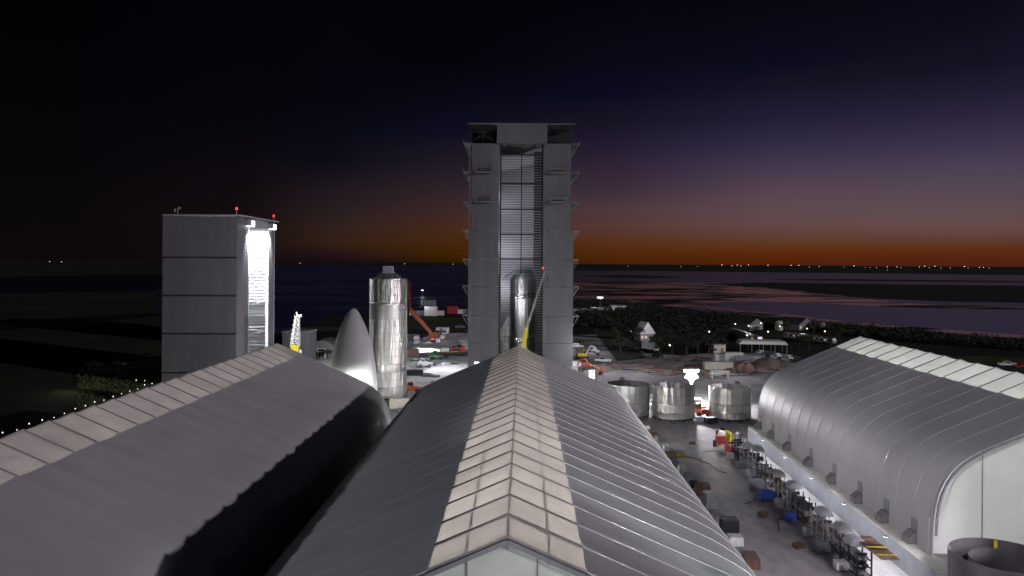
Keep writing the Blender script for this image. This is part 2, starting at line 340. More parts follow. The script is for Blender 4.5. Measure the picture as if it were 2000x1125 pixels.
# yard and roads
sheet('yard', [G(*p) for p in [(-700,2600),(-300,1500),(150,900),(330,790),(440,740),(560,705),(640,697),(700,664),(800,652),(915,650),(1000,652),(1120,655),(1175,652),(1262,690),(1330,694),(1400,688),(1490,690),(1570,705),(1680,740),(1900,760),(2300,900),(3100,2600)]], .004, 'yard')
sheet('lane', [(19.5,-20,0),(41,-20,0),(45.2,150,0),(46,178,0),(22,178,0),(21,150,0)], .008, 'lane')
sheet('road', [G(*p) for p in [(1205,706),(1120,596),(1095,560),(1118,560),(1180,603),(1236,668),(1262,700)]], .012, 'road')
sheet('road', [G(*p) for p in [(-200,622),(200,640),(560,648),(905,640),(905,633),(560,640),(200,632),(-200,616)]], .02, 'road')
sheet('grass_verge', wavy([(225,770),(235,735),(317,722),(440,700),(470,700),(420,750),(330,775)], .002, seed=14), .02, 'grass')
sheet('grass_verge', wavy([(700,650),(780,625),(905,620),(905,645),(800,648)], .002, seed=15), .016, 'grass')
sheet('grass_verge', wavy([(1600,690),(2100,700),(2100,725),(1700,722)], .002, seed=16), .02, 'grass')
sheet('grass_verge', wavy([(1265,665),(1330,668),(1330,690),(1262,688)], .002, seed=17), .02, 'grass')
sheet('grass_verge', wavy([(540,700),(600,684),(645,684),(645,696),(600,702)], .002, seed=18), .02, 'grass')
# far shore rise beyond the water: low dark land
mbh = MB()
rnd = random.Random(4); K = 90
for i in range(K):
    a0 = -42+84*i/K; 
base = [(9000*math.tan(R(-42+84*i/K)), 9000) for i in range(K+1)]
hs_ = [4+5*rnd.random()+5*math.sin(i*.3)**2 for i in range(K+1)]
mbh.add([(x, y, 0) for x, y in base]+[(x, y+400, h) for (x, y), h in zip(base, hs_)]+[(x, y+4000, 0) for x, y in base],
        [(i, i+1, K+2+i, K+1+i) for i in range(K)]+[(K+1+i, K+2+i, 2*K+3+i, 2*K+2+i) for i in range(K)])
kind(mbh.build('far_hills', 'marsh', smooth='all'), 'structure')
# painted markings
for i in range(7):
    p = G(1128+i*5, 664+i*.9)
    kind(MB().box(-.25, -6, 0, .25, 6, .004).build('road_marking', 'yellow_line', loc=(p.x, p.y, .02), rz=R(-60)), 'structure')

# ================================================================== TENTS
def tent_profile(strip):
    P = [(0, 20)]
    P += [(strip*k/3, 20-.43*strip*k/3) for k in (1, 2, 3)]
    x = strip
    for k in range(1, 5): xx = strip+(13.2-strip)*k/4; P.append((xx, 20-.43*xx))
    b0, b1, b2, b3 = (13.2, 14.324), (16.5, 12.9), (19.0, 11.2), (19.1, 5)
    for k in range(1, 11):
        t = k/10; u = 1-t
        P.append(tuple(u**3*b0[j]+3*u*u*t*b1[j]+3*u*t*t*b2[j]+t**3*b3[j] for j in (0, 1)))
    return P
def normals2(P):
    out = []
    for i, p in enumerate(P):
        a = P[max(0, i-1)]; b = P[min(len(P)-1, i+1)]; dx, dz = b[0]-a[0], b[1]-a[1]; l = math.hypot(dx, dz); out.append((-dz/l, dx/l))
    out[0] = (0, 1); return out
def tent(label, loc, yaw, length, bay, strip, zbase, fabric, sky, gab, sag=.13, fsag=.13, ribs=True, near_seams=(), inset=0.0, gable_panels=True):
    t = thing('fabric_tent', label, 'tent', loc, yaw, 'large fabric tents')
    P = tent_profile(strip)+[(19.15, zbase+.4 if zbase else .25), (19.15, zbase)]
    NN = normals2(P); nb = round(length/bay); bay = length/nb; sub = 8
    ys = []
    rs_ = random.Random(int(length*7))
    for b in range(nb):
        sg_ = rs_.uniform(.45, 1.5)
        for k in range(sub): ys.append((b*bay+bay*k/sub, sg_*sag*math.sin(math.pi*k/sub)**.8))
    ys.append((length, 0))
    def surf(i0, i1, y, s, side):
        row = []
        for i in range(i0, i1+1):
            fade = min(1, max(0, (P[i][1]-zbase)/4)); wob = 1+.25*math.sin(y*.7+i)
            q = s*fade*wob; row.append((side*(P[i][0]-NN[i][0]*q*(1 if i else 0)), y, P[i][1]-NN[i][1]*q))
        return row
    def grid(mb, rows):
        o = len(mb.v); n = len(rows[0])
        for r in rows: mb.v += r
        for j in range(len(rows)-1):
            for i in range(n-1): mb.f.append((o+j*n+i, o+j*n+i+1, o+(j+1)*n+i+1, o+(j+1)*n+i))
    # skylight strip across the ridge
    mb = MB(); rows = []
    for y, s in ys:
        l = surf(0, 3, y, s, -1)[::-1]; r = surf(0, 3, y, s, 1)[1:]; rows.append(l+r)
    grid(mb, rows); mb.build('skylight', sky, t, smooth=True)
    for side in (-1, 1):
        mb = MB(); rows = [surf(3, len(P)-1, y, s*fsag/sag, side) for y, s in ys]
        for rw, (y, s) in zip(rows, ys): rw[0] = surf(3, 3, y, s, side)[0]
        grid(mb, rows)
        mb.build('roof_fabric', fabric, t, smooth='all')
    # ribs: one keder seam per frame; skylight ones darkened for the frame's shadow
    mb = MB(); pts = [(-p[0], 0, p[1]) for p in P[::-1]][:-1]+[(p[0], 0, p[1]) for p in P]
    c0 = len(pts)//2
    protos_ = [MB().path([(x, y, z+.03) for x, y, z in pts[c0-3:c0+4]], .07, 5).build('shaded_skylight_rib', 'rib_shaded', t, smooth=True)]
    if ribs:
        for seg in (pts[:c0-2], pts[c0+3:]): protos_.append(MB().path(seg, .045, 5).build('rib', 'rib', t, smooth=True))
    for r0 in protos_:
        for k in range(1, nb+1):
            c = r0.copy(); COL.objects.link(c); c.parent = t; c.location = (0, k*bay, 0)
    # inner frame arches (dark aluminium I beams seen through the skylight)
    mb = MB(); 
    for k in range(nb+1):
        q = [(a[0]*.985, k*bay, a[2]-.2) for a in pts[2:-2]]; mb.path(q, .16, 4)
    for xx in (-strip*.52, 0, strip*.52):
        mb.tube((xx, 0, 20-.43*abs(xx)-.35), (xx, length, 20-.43*abs(xx)-.35), .1, n=4)
    mb.build('inner_frame', 'grey', t)
    # gables
    prof = [(-p[0], p[1]) for p in P[::-1]][:-1]+[(p[0], p[1]) for p in P]
    for yy in (inset, length-.05):
        mb = MB(); mb.prism([(x, z-.06) if z > zbase+.5 else (x, z) for x, z in prof], 'y', yy, yy+.12)
        g = mb.build('gable_wall', gab, t)
        if yy == inset:
            for xs in near_seams:
                zt = 20-.43*abs(xs)-.2
                MB().box(xs-.04, yy-.06, zbase, xs+.04, yy-.002, zt).build('seam', 'grey', g)
            e = MB().path([(x, yy-.12, z-.22) for x, z in prof[3:-3]], .16, 6).build('edge_beam', 'grey', g, smooth=True)
    return t
def flood_tower(label, loc, hgt, energy, aim, color=(.92, 1, .95), spot=None, head=1.0, group='portable light towers', rz=0, lensmat='lamp', size=.5):
    t = thing('light_tower', label, 'light tower', loc, rz, group)
    MB().box(-1.1*head, -.7*head, .35, 1.1*head, .7*head, 1.4).build('generator', 'white', t)
    for sx in (-1, 1): MB().tube((sx*.8*head, -.85*head, .35), (sx*.8*head, -.65*head, .35), .33, n=12).build('wheel', 'black', t)
    MB().tube((0, 0, 1.35), (0, 0, hgt), .09, .06, n=8).build('mast', 'galv', t)
    mb = MB(); mb.tube((-.95*head, 0, hgt), (.95*head, 0, hgt), .05); mb.build('crossbar', 'galv', t)
    for sx in (-.72, -.24, .24, .72):
        h = MB(); h.cbox((sx*head, -.05, hgt+.22*head), (.4*head, .22, .34*head)); hh = h.build('lamp_head', 'grey', t)
        MB().cbox((sx*head, -.17, hgt+.22*head), (.36*head, .03, .3*head)).build('lens', lensmat, hh)
    l = lamp('SPOT' if spot else 'POINT', (loc[0], loc[1], loc[2]+hgt+.3), energy, color, size, aim, spot)
    l.name = 'lamp_light'; l.parent = t; l.matrix_parent_inverse = (Matrix.Translation(loc) @ Matrix.Rotation(rz, 4, 'Z')).inverted()
    return t

BAY = 87/25
tc_ = tent('long grey fabric tent in the middle with pale ridge strip, seen lengthwise', (-.15, 37.8, 0), -.0138, 87, BAY, 4.0, 0, 'fabric', 'skylight', 'gable', near_seams=(-2.0, 1.5), inset=.25)
tl_ = tent('grey fabric tent on the left with pale ridge strip and deeply shadowed lower slope', (-38.7, 22.8, 0), 0, 104, BAY, 4.0, 0, 'fabric', 'skylight', 'gable', fsag=.03, ribs=False)
X0R = 61.35
tr_ = tent('fabric tent on the right with glowing white ridge strip, raised on a container wall', (X0R+.0333*81, 81, 0), -.0333, 65, 4.333, 4.6, 2.6, 'fabric', 'skylight_white', 'gable', near_seams=(-13.5, -6.5, 0, 6.5), inset=.9, fsag=.03)
# interior lamps of the tents
def inner(t, y0, y1, n, e_, color):
    for k in range(n):
        e = e_[k] if isinstance(e_, tuple) else e_
        y = y0+(y1-y0)*(k+.5)/n
        f = MB().box(-.6, y-.2, 8.0, .6, y+.2, 8.15).build('ceiling_lamp', 'white', t)
        MB().tube((0, y, 8.15), (0, y, 19.2), .03).build('rod', 'grey', f)
        l = lamp('POINT', (0, y, 8.6), e, color, .8); l.parent = t
inner(tc_, 0, 87, 5, (4200, 3300, 1900, 1450, 1300), (1, .93, .88))
inner(tl_, 20, 104, 5, 1350, (1, .93, .9))
inner(tr_, 2, 63, 4, 3400, (1, 1, .95))

# container wall under the right tent
ya = -math.atan(.0333)
def along(d, off): return Vector((off+.0333*d, d, 0))
cont = thing('shipping_container', 'container', 'container', (0, 0, 0), ya, 'containers walling the lane below the right tent')
CL = 12.19
cb = MB(); cb.box(0, 0, .1, 2.3, CL-.03, 2.598); cb.build('body', 'container', cont)
rb = MB()
for k in range(38):
    y = .3+k*(CL-.6)/37; rb.box(-.025, y-.06, .25, -.001, y+.06, 2.45)
rb.build('corrugation', 'container', cont)
rf = MB(); rf.box(.03, .03, 2.6, 2.27, CL-.06, 2.62); rf.build('roof_sheet', 'container_top_lit', cont)
ed = MB(); ed.box(-.04, 0, 2.48, -.0, CL-.03, 2.61); ed.box(-.04, 0, .1, -.0, CL-.03, .24); ed.build('rail', 'grey', cont)
n_c = 9
names = ['nearest the camera', 'second from the near end', 'third from the near end', 'fourth from the near end', 'fifth, halfway along', 'fourth from the far end', 'third from the far end', 'second from the far end', 'farthest, by the steel rings']
for k in range(n_c):
    d = 146.5-CL*(n_c-k)*.9995; p = along(d, 40.3)
    lab = 'pale grey shipping container walling the lane below the right tent, '+names[k]
    if k == 0: cont.location = p; cont['label'] = lab
    else: dup(cont, p, ya, lab)
# vents along the base of the right tent
vt = ['farthest, by the steel rings', 'second from the far end', 'third from the far end', 'fourth from the far end', 'fourth from the near end', 'third from the near end', 'second from the near end', 'nearest the gable']
v0 = None
for k, d in enumerate((144.5, 137, 128, 118, 108.7, 100, 92.5, 85.7)):
    p = along(d, 42.2); p.z = 2.62
    lab = 'dark louvred vent hood at the foot of the right tent, '+vt[k]
    if v0 is None:
        v0 = thing('vent_hood', lab, 'vent', p, ya, 'vent hoods along the right tent')
        MB().prism([(-1.0, .05), (.1, .05), (.1, 1.35), (-.35, 1.35), (-1.0, .7)], 'y', -.75, .75).build('hood', 'tarp', v0)
        q = MB()
        for i in range(6): q.box(.02+.0, -.6, 1.5+i*.2, .045, .6, 1.62+i*.2)
        q.box(-.02, -.72, 1.4, .015, .72, 2.75); q.build('louvre', 'grey', v0)
    else: dup(v0, p, ya, lab)
# wall lamps on the containers
wl = None
for k, d in enumerate((88, 100, 112, 124, 136)):
    p = along(d, 40.24); p.z = 2.45
    lab = 'small wall lamp on the container wall, '+['nearest', 'second nearest', 'middle one', 'second farthest', 'farthest'][k]+' along the lane'
    if wl is None:
        wl = thing('wall_lamp', lab, 'lamp', p, ya, 'wall lamps along the lane')
        MB().box(-.35, -.25, 0, .0, .25, .14).build('housing', 'grey', wl)
        MB().box(-.33, -.22, -.04, -.03, .22, 0).build('lens', 'lamp', wl)
        w = wl
    else: w = dup(wl, p, ya, lab)
for d in (84, 94, 104, 114, 124, 134, 143):
    a_ = lamp('AREA', tuple(along(d, 38.5)+Vector((0, 0, 3.3))), 260, (.97, 1, .98), .3, None, name='lane_fill_light', sy=9.0); a_.rotation_euler = (0, R(8), ya)  # floating bar without a fixture, spreads the wall lamps' light on the ground
    lamp('AREA', tuple(along(d, 39.7)+Vector((0, 0, 5.2))), 130, (1, .95, 1), 1.0, tuple(along(d, 30)), name='lane_fill_light')  # added fill without a fixture, brightens the lane
# ================================================================== LOW ASSEMBLY BAY (left)
mb_ = thing('assembly_bay', 'grey clad tower building at left with a floodlit tall doorway', 'building', (-92.4, 203, 0))
W, D, HH = 19.6, 32.5, 45.5
zs = [0, 3.9, 14.2, 24.3, 34.4, 45.4]
for a, b in zip(zs, zs[1:]):
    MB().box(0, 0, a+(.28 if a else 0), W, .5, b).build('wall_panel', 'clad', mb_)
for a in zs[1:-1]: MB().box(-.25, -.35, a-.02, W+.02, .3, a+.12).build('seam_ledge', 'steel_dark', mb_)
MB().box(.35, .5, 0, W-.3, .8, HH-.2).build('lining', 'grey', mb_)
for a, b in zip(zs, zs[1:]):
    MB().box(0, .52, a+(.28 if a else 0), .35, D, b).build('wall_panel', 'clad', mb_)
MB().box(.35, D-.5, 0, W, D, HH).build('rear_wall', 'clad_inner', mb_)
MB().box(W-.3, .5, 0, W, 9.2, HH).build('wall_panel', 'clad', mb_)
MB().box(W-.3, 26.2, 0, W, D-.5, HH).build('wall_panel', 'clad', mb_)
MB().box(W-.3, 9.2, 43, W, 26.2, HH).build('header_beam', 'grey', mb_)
MB().box(-.1, -.1, HH, W+1.2, D+.1, HH+.35).build('roof', 'grey', mb_)
mb = MB()
for k in range(44):
    z = 1+k*.96; mb.box(.36, .9, z, .75, D-.6, z+.3)
    mb.box(.8, D-.95, z, W-.35, D-.55, z+.3)
mb.build('girt', 'white', mb_)
mb = MB()
for k in range(5):
    z = 4+k*4.4; mb.box(2, 27.2, z, W-1.0, 31, z+.2)
    mb.tube((2, 27.3, z+.1), (W-1, 27.3, z+1.1 + 3.3*(k%2)), .12); mb.tube((2, 27.3, z+1.1), (W-1, 27.3, z+1.1), .05)
mb.build('work_platform', 'galv', mb_)
mb = MB()
for y in (9.2, 26.2): mb.box(W-.6, y-.25, 0, W+.12, y+.25, 43)
mb.build('door_frame', 'white', mb_)
for y in (8.2, 27.6):
    f = MB().box(W+.1, y-1.4, 43.3, W+1.5, y+1.4, 44.7).build('floodlight', 'grey', mb_)
    MB().box(W+.15, y-1.2, 43.1, W+1.55, y+1.2, 43.3).build('lens', 'lamp', f)
    MB().box(W+1.5, y-1.2, 43.4, W+1.6, y+1.2, 44.6).build('lens', 'lamp', f)
    lamp('SPOT', (-92.4+W+1.9, 203+y, 42.6), 26000, (.95, 1, 1), .6, (-92.4+W-5, 203+17.5, 14), 95, .8, parent=mb_)
lamp('AREA', (-92.4+W-4, 203+17.5, 42.5), 40000, (.95, 1, 1), 8, (-92.4+W-8, 203+20, 0), parent=mb_)
for (x, y) in ((W-.2, .3), (W-.2, D-.5)):
    b_ = MB().tube((x, y, HH+.3), (x, y, HH+1.6), .07).build('beacon_mast', 'galv', mb_)
    MB().lathe([(0.02, HH+1.6), (.32, HH+1.65), (.36, HH+2.0), (.2, HH+2.35), (.02, HH+2.4)], 12, (x, y)).build('beacon', 'lamp_red', b_, smooth=True)
mb = MB(); mb.tube((3.1, 2, HH), (3.1, 2, HH+2.3), .06); mb.tube((2.1, 2, HH+1.6), (4.1, 2, HH+1.9), .05); mb.tube((2.3, 2, HH+1.1), (2.3, 2, HH+1.9), .12)
mb.cbox((3.6, 2, HH+2.2), (.5, .3, .5)); mb.build('antenna', 'galv', mb_)

# ================================================================== TALL ASSEMBLY BAY (centre)
hb = thing('assembly_bay', 'tallest grey tower building in the centre with an open striped doorway', 'building', (2.75, 238, 0))
zl = [0, 8.6, 17.1, 26.2, 34.6, 43.5, 52.4, 61.6, 70.6]
XW, XO0, XO1 = 16.25, -6.75, 6.75
for side in (-1, 1):
    for i, (a, b) in enumerate(zip(zl, zl[1:])):
        out = XW-(.9 if a > 43 else 0); inn = 6.9
        x0, x1 = (-out, -inn) if side < 0 else (inn, out)
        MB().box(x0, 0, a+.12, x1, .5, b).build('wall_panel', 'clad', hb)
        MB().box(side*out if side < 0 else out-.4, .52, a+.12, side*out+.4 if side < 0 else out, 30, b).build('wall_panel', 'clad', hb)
    # jamb
    MB().box(side*6.9-(.0 if side > 0 else 0), .52, 0, side*6.9+side*.3, 9.5, 70.5).build('jamb', 'grey', hb) if side > 0 else MB().box(-7.2, .52, 0, -6.9, 9.5, 70.5).build('jamb', 'grey', hb)
MB().box(-XW, 30, 0, XW, 30.4, 76).build('rear_wall', 'grey', hb)
# header box, corner frames, roof slab
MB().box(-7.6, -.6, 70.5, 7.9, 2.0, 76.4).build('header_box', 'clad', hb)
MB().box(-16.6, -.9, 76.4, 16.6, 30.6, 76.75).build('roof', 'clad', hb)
for side in (-1, 1):
    mb = MB(); x0, x1 = side*7.9, side*15.9
    for x in (x0, x1, (x0+x1)/2): mb.tube((x, .3, 70.6), (x, .3, 76.4), .16, n=4)
    mb.tube((x0, .3, 70.8), (x1, .3, 76.2), .14, n=4); mb.tube((x0, .3, 76.2), (x1, .3, 70.8), .14, n=4)
    mb.tube((x0, 8, 70.8), (x1, 8, 76.2), .14, n=4); mb.tube((x0, 8, 76.2), (x1, 8, 70.8), .14, n=4)
    for z in (72.3, 74.3): mb.tube((x0, .3, z), (x1, .3, z), .09, n=4)
    for k in range(5): mb.tube((x0, 3+5*k, 73+(k % 2)*2), (x1, 3+5*k, 75-(k % 2)*2), .15, n=4)
    mb.build('corner_truss', 'steel_dark', hb)
    MB().box(min(x0, x1)+.1, 10, 70.6, max(x0, x1), 10.3, 76.4).build('inner_panel', 'steel_dark', hb)
# side brackets with catwalks
for side in (-1, 1):
    for z in zl[1:]:
        out = XW-(.9 if z > 43.6 else 0); x0 = side*out; x1 = side*(XW+1.8)
        mb = MB()
        for y in (.4, 10, 20, 29.6):
            mb.tube((x0, y, z), (x1, y, z), .1, n=4); mb.tube((x1, y, z), (x0, y, z-2.9), .09, n=4)
        mb.box(min(x0, x1), .3, z+.1, max(x0, x1), 29.8, z+.2)
        if z > 50: mb.tube((x1, .4, z), (x1, .4, z+1.1), .05); mb.tube((x1, .4, z+1.1), (x1, 29, z+1.1), .05)
        mb.build('catwalk_bracket', 'galv', hb)
# front balconies
for side in (-1, 1):
    for z in (61.4, 52.3):
        xa, xb = (-14.4, -8.8) if side < 0 else (8.9, 14.1)
        mb = MB(); mb.box(xa, -1.6, z, xb, -.01, z+.3)
        for x in [xa+(xb-xa)*k/6 for k in range(7)]: mb.tube((x, -1.55, z+.3), (x, -1.55, z+1.5), .06, n=4)
        for q in (.9, 1.5): mb.tube((xa, -1.55, z+q), (xb, -1.55, z+q), .07, n=4)
        if side > 0: mb.box(xa, -1.6, z+1.3, xb, -1.3, z+1.55)
        b_ = mb.build('balcony', 'galv', hb)
        MB().box(xa+.5, -.05, z+.35, xb-.5, -.005, z+1.9).build('balcony_opening', 'steel_dark', b_)
# ladder at left edge
mb = MB()
for x in (-16.25, -15.0): mb.box(x, .3, 43.6, x+.16, .5, 70.6)
for k in range(52): mb.box(-16.1, .33, 43.9+k*.52, -15.0, .45, 44.05+k*.52)
mb.build('ladder', 'galv', hb)
# opening truss frame
mb = MB()
for x, w in ((-6.45, .5), (0.05, .3), (6.55, .5)): mb.box(x-w/2, .9, 30, x+w/2, 1.5, 70.4)
for z in (34.8, 42.5, 50.3, 58.3, 67.2): mb.box(-6.7, .95, z-.22, 6.7, 1.45, z+.22)
mb.build('door_frame', 'steel_dark', hb)
mb = MB(); mb.tube((0, 1.7, 67.3), (-4.4, 1.7, 70.4), .26, n=4); mb.tube((0, 1.7, 67.3), (4.4, 1.7, 70.4), .26, n=4); mb.build('brace', 'steel_dark', hb)
mb = MB()
for x in (-6.6, 6.7): mb.box(x-.35, .8, 0, x+.35, 1.6, 30)
mb.build('door_frame', 'steel_dark', hb)
# inside: sheeting with girts
MB().box(-15, 25.6, 0, 15, 25.9, 70.5).build('inner_wall', 'grey', hb)
mb = MB()
for k in range(82): mb.box(-14.8, 25.2, .5+k*.86, 14.8, 25.58, .5+k*.86+.34)
mb.build('girt', 'clad_inner', hb)
mb = MB()
for s in (-1, 1):
    for k in range(8): mb.box(s*14.4-.2, 2+k*3, 0, s*14.4+.2, 2.4+k*3, 70)
mb.build('inner_column', 'steel_dark', hb)
MB().box(4.3, 15, 0, 9.5, 15.3, 70.4).build('shade_panel', 'steel_dark', hb)  # dark panel added where the back wall lies in shadow
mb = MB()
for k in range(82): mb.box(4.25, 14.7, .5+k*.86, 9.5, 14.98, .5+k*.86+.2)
mb.build('girt', 'grey', hb)  # girts of the added shade panel
for k, (z, e) in enumerate(((24, 1700), (38, 1200), (54, 700))):
    lamp('AREA', (2.75-6.0, 241, z), e, (.85, .88, 1), 1.5, (0, 262, z+16), name='bay_fill_light')  # unseen fill added high inside the bay to light the back wall
# rocket body inside
rk = thing('rocket_hull', 'shiny steel rocket hull with side fins standing inside the tallest building', 'rocket', (3.9, 255, 0))
MB().lathe([(4.5, .8), (4.5, 28.2), (4.46, 28.25), (3.9, 28.9), (2.4, 29.8), (.05, 30.3)], 64).build('hull', 'stainless', rk, smooth=True)
for s, n_ in ((-1, 'fin'), (1, 'fin')):
    MB().prism([(s*4.4, 1), (s*8.7, 1), (s*8.9, 8.8), (s*7.8, 11.0), (s*5.2, 15.6), (s*4.4, 15.6)] if s < 0 else [(4.4, 1), (8.0, 1), (8.0, 9), (6.0, 15), (4.4, 15.6)], 'y', -.25, .25).build('fin', 'stainless', rk)
mb = MB()
for k in range(7):
    a = -.5+k*.5; mb.tube((-6+k*.7, -1, 28.2), (-6+k*.7, -1, 30.4-abs(k-3)*.3), .08)
mb.path([(-7, -1, 28.3), (-4, -1, 30.6), (0, -1, 31.2), (3.5, -1, 30.5)], .1, 5); mb.build('access_frame', 'steel_dark', rk)

# ================================================================== STEEL TANK SECTION
st = thing('steel_tank', 'tall shiny steel cylinder with a domed top and square cap beside the nose cone', 'tank', (-30.1, 187, 0))
TW = 4.5
MB().lathe([(TW, 1.2), (TW, 29.3), (TW+.07, 29.35), (TW+.07, 29.55), (TW-.05, 29.6)], 72).build('shell', 'stainless', st, smooth=True)
MB().lathe([(TW-.1, 29.2), (3.3, 29.7), (2.5, 30.5), (1.5, 31.0), (.05, 31.05)], 48).build('dome', 'stainless_dull', st, smooth=True)
mb = MB()
for k in range(12):
    a = k*math.pi/6; mb.tube((1.3*math.cos(a), 1.3*math.sin(a), 31.1), (3.0*math.cos(a), 3.0*math.sin(a), 30.0), .1, n=4)
mb.build('lifting_strut', 'white', st)
MB().box(-1.15, -1.15, 31.0, 1.15, 1.15, 32.6).build('cap', 'container', st)
mb = MB()
for k in range(8):
    a = k*math.pi/4; x, y = 4.2*math.cos(a), 4.2*math.sin(a); mb.box(x-.2, y-.2, 0, x+.2, y+.2, 1.2)
mb.lathe([(4.0, .9), (4.8, .9), (4.8, 1.19), (4.0, 1.19)], 32); mb.build('stand', 'steel_dark', st)
mb = MB(); mb.box(4.45, -.3, 1.3, 4.62, .3, 29.3); mb.box(-3.0, -4.2, 1.4, -2.4, -3.3, 6); mb.build('cable_tray', 'galv', st)
mb = MB().lathe([(TW+.02, 19.8), (TW+.02, 23.4)], 72, a0=R(200), a1=R(330)); mb.build('dull_band', 'stainless_dull', st, smooth=True)
# nose cone
nc = thing('nose_cone', 'smooth pointed rocket nose cone lit from its foot, left of the steel cylinder', 'nose cone', (-30.1, 146, 0))
pr = []
TB = [(6.5, 4.62), (9, 4.58), (11.6, 4.45), (13.5, 4.25), (15.4, 3.98), (17.4, 3.55), (19, 3.12), (20.3, 2.7), (21.8, 2.12), (23.2, 1.45), (24.1, .95), (24.6, .5), (24.8, .01)]
for (za, ra), (zb, rb_) in zip(TB, TB[1:]):
    for k in range(4): pr.append((ra+(rb_-ra)*k/4, za+(zb-za)*k/4))
pr.append((.01, 24.8)); pr = [(4.62, 1), (4.62, 6.4)]+pr
pr = [(r if i < len(pr)-1 else .01, z) for i, (r, z) in enumerate(pr)]
MT['cone'] = M('satin steel cone skin', (.33, .33, .34), .6, metal=0, var=.05, scale=.3, bump=.04)
MB().lathe(pr, 72).build('shell', 'cone', nc, smooth=True)
mb = MB()
for k in range(8):
    a = k*math.pi/4; x, y = 4.2*math.cos(a), 4.2*math.sin(a); mb.box(x-.15, y-.15, 0, x+.15, y+.15, 1)
mb.build('stand', 'steel_dark', nc)
MB().box(.5, -4.75, 6.3, 1.3, -4.55, 6.7).build('hatch', 'white', nc)

# ================================================================== STEEL RINGS
MT['dull'] = M('dull grey ring steel', (.16, .15, .165), .5, metal=.4, var=.1)
def ring(label, x, y, r, z0, z1, group='open steel rings standing in the yard', mat='stainless', extra=None, name='steel_ring'):
    t = thing(name, label, 'steel ring', (x, y, 0), 0, group)
    MB().lathe([(r-.06, z0), (r, z0), (r, z1), (r-.06, z1), (r-.06, z0)], 72).build('shell', mat, t, smooth=True)
    mb = MB()
    for k in range(10):
        a = k*math.pi/5; xx, yy = (r-.25)*math.cos(a), (r-.25)*math.sin(a); mb.box(xx-.15, yy-.15, 0, xx+.15, yy+.15, z0-.01)
    mb.lathe([(r-.5, z0-.25), (r+.12, z0-.25), (r+.12, z0-.01), (r-.5, z0-.01)], 36)
    mb.build('stand', 'steel_dark', t)
    mb = MB()
    for a in (math.pi*.9, math.pi*1.9): mb.box(r*math.cos(a)-.12, r*math.sin(a)-.12, z0, r*math.cos(a)+.12, r*math.sin(a)+.12, z1+.25)
    mb.build('brace', 'galv', t)
    return t
ring('steel ring whose lower left is hidden by the middle tent', 25.6, 168, 4.5, .9, 7.4)
ring('fully visible steel ring just left of the blazing light tower', 35.2, 166.5, 4.4, .7, 7.3)
rg = ring('steel ring nearest the right tent, right of the blazing light tower', 47.5, 167, 4.35, .6, 7.0)
MB().prism([(-4.9, 6.2), (-3.9, 7.4), (-2.0, 7.0), (-3.6, 6.9)], 'y', -3.2, -2.6).build('bent_flange', 'cream', rg)
ring('far steel ring mostly hidden behind the middle tent roof', 18.7, 201, 4.0, .6, 6.2)
bg_ = ring('large dull steel ring at the lower right before the white tent end', 47.2, 73.5, 4.6, .4, 5.9, mat='dull', group=None, name='steel_ring')
MB().lathe([(3.3, .4), (3.3, 5.2)], 48, c=(.7, .4)).build('inner_ring', 'dull', bg_, smooth=True)
MB().box(1.6, 3.9, .4, 1.9, 4.1, 5.8).build('yellow_post', 'yellow', bg_)
MB().box(2.2, -.0, 0.4, 2.25, .05, .5)

# ================================================================== VEHICLES
def make_car(body, style='car'):
    t = thing('parked_car' if style != 'pickup' else 'pickup_truck', 'x', 'car' if style != 'pickup' else 'pickup truck')
    L_, Wd = (4.6, 1.85) if style == 'car' else (5.6, 2.0)
    if style == 'car':
        pf = [(-2.3, .35), (2.3, .35), (2.3, .75), (2.15, .95), (1.1, 1.02), (.35, 1.5), (-1.25, 1.52), (-2.1, 1.05), (-2.3, .9)]
        win = [(.95, 1.04), (.32, 1.42), (-1.2, 1.44), (-1.9, 1.06)]
    else:
        pf = [(-2.8, .5), (2.8, .5), (2.8, 1.05), (2.6, 1.2), (1.4, 1.25), (.8, 1.85), (-.6, 1.88), (-.8, 1.3), (-2.8, 1.3)]
        win = [(1.25, 1.28), (.75, 1.75), (-.5, 1.78), (-.6, 1.3)]
    MB().prism([(x, z) for x, z in pf], 'y', -Wd/2+.05, Wd/2-.05).build('body', body, t)
    MB().prism(win, 'y', -Wd/2+.02, Wd/2-.02).build('window', 'glass', t)
    f = win[0]; g = win[1]
    MB().add([(f[0]+.05, -Wd/2+.2, f[1]+.01), (f[0]+.05, Wd/2-.2, f[1]+.01), (g[0]+.05, Wd/2-.25, g[1]), (g[0]+.05, -Wd/2+.25, g[1])], [(0, 1, 2, 3)]).build('windscreen', 'glass', t)
    wx = L_*.31
    for sx in (-1, 1):
        for sy in (-1, 1):
            w = MB().tube((sx*wx, sy*(Wd/2-.2), .36), (sx*wx, sy*(Wd/2+.02), .36), .36, n=14).build('wheel', 'black', t)
            MB().tube((sx*wx, sy*(Wd/2-.0), .36), (sx*wx, sy*(Wd/2+.04), .36), .2, n=10).build('rim', 'galv', w)
    for sy in (-1, 1):
        MB().cbox((L_/2+.005, sy*Wd*.36, .82), (.05, .35, .16)).build('headlight', 'white', t)
        MB().cbox((-L_/2-.005, sy*Wd*.4, .95), (.05, .22, .2)).build('tail_light', 'red', t)
    return t
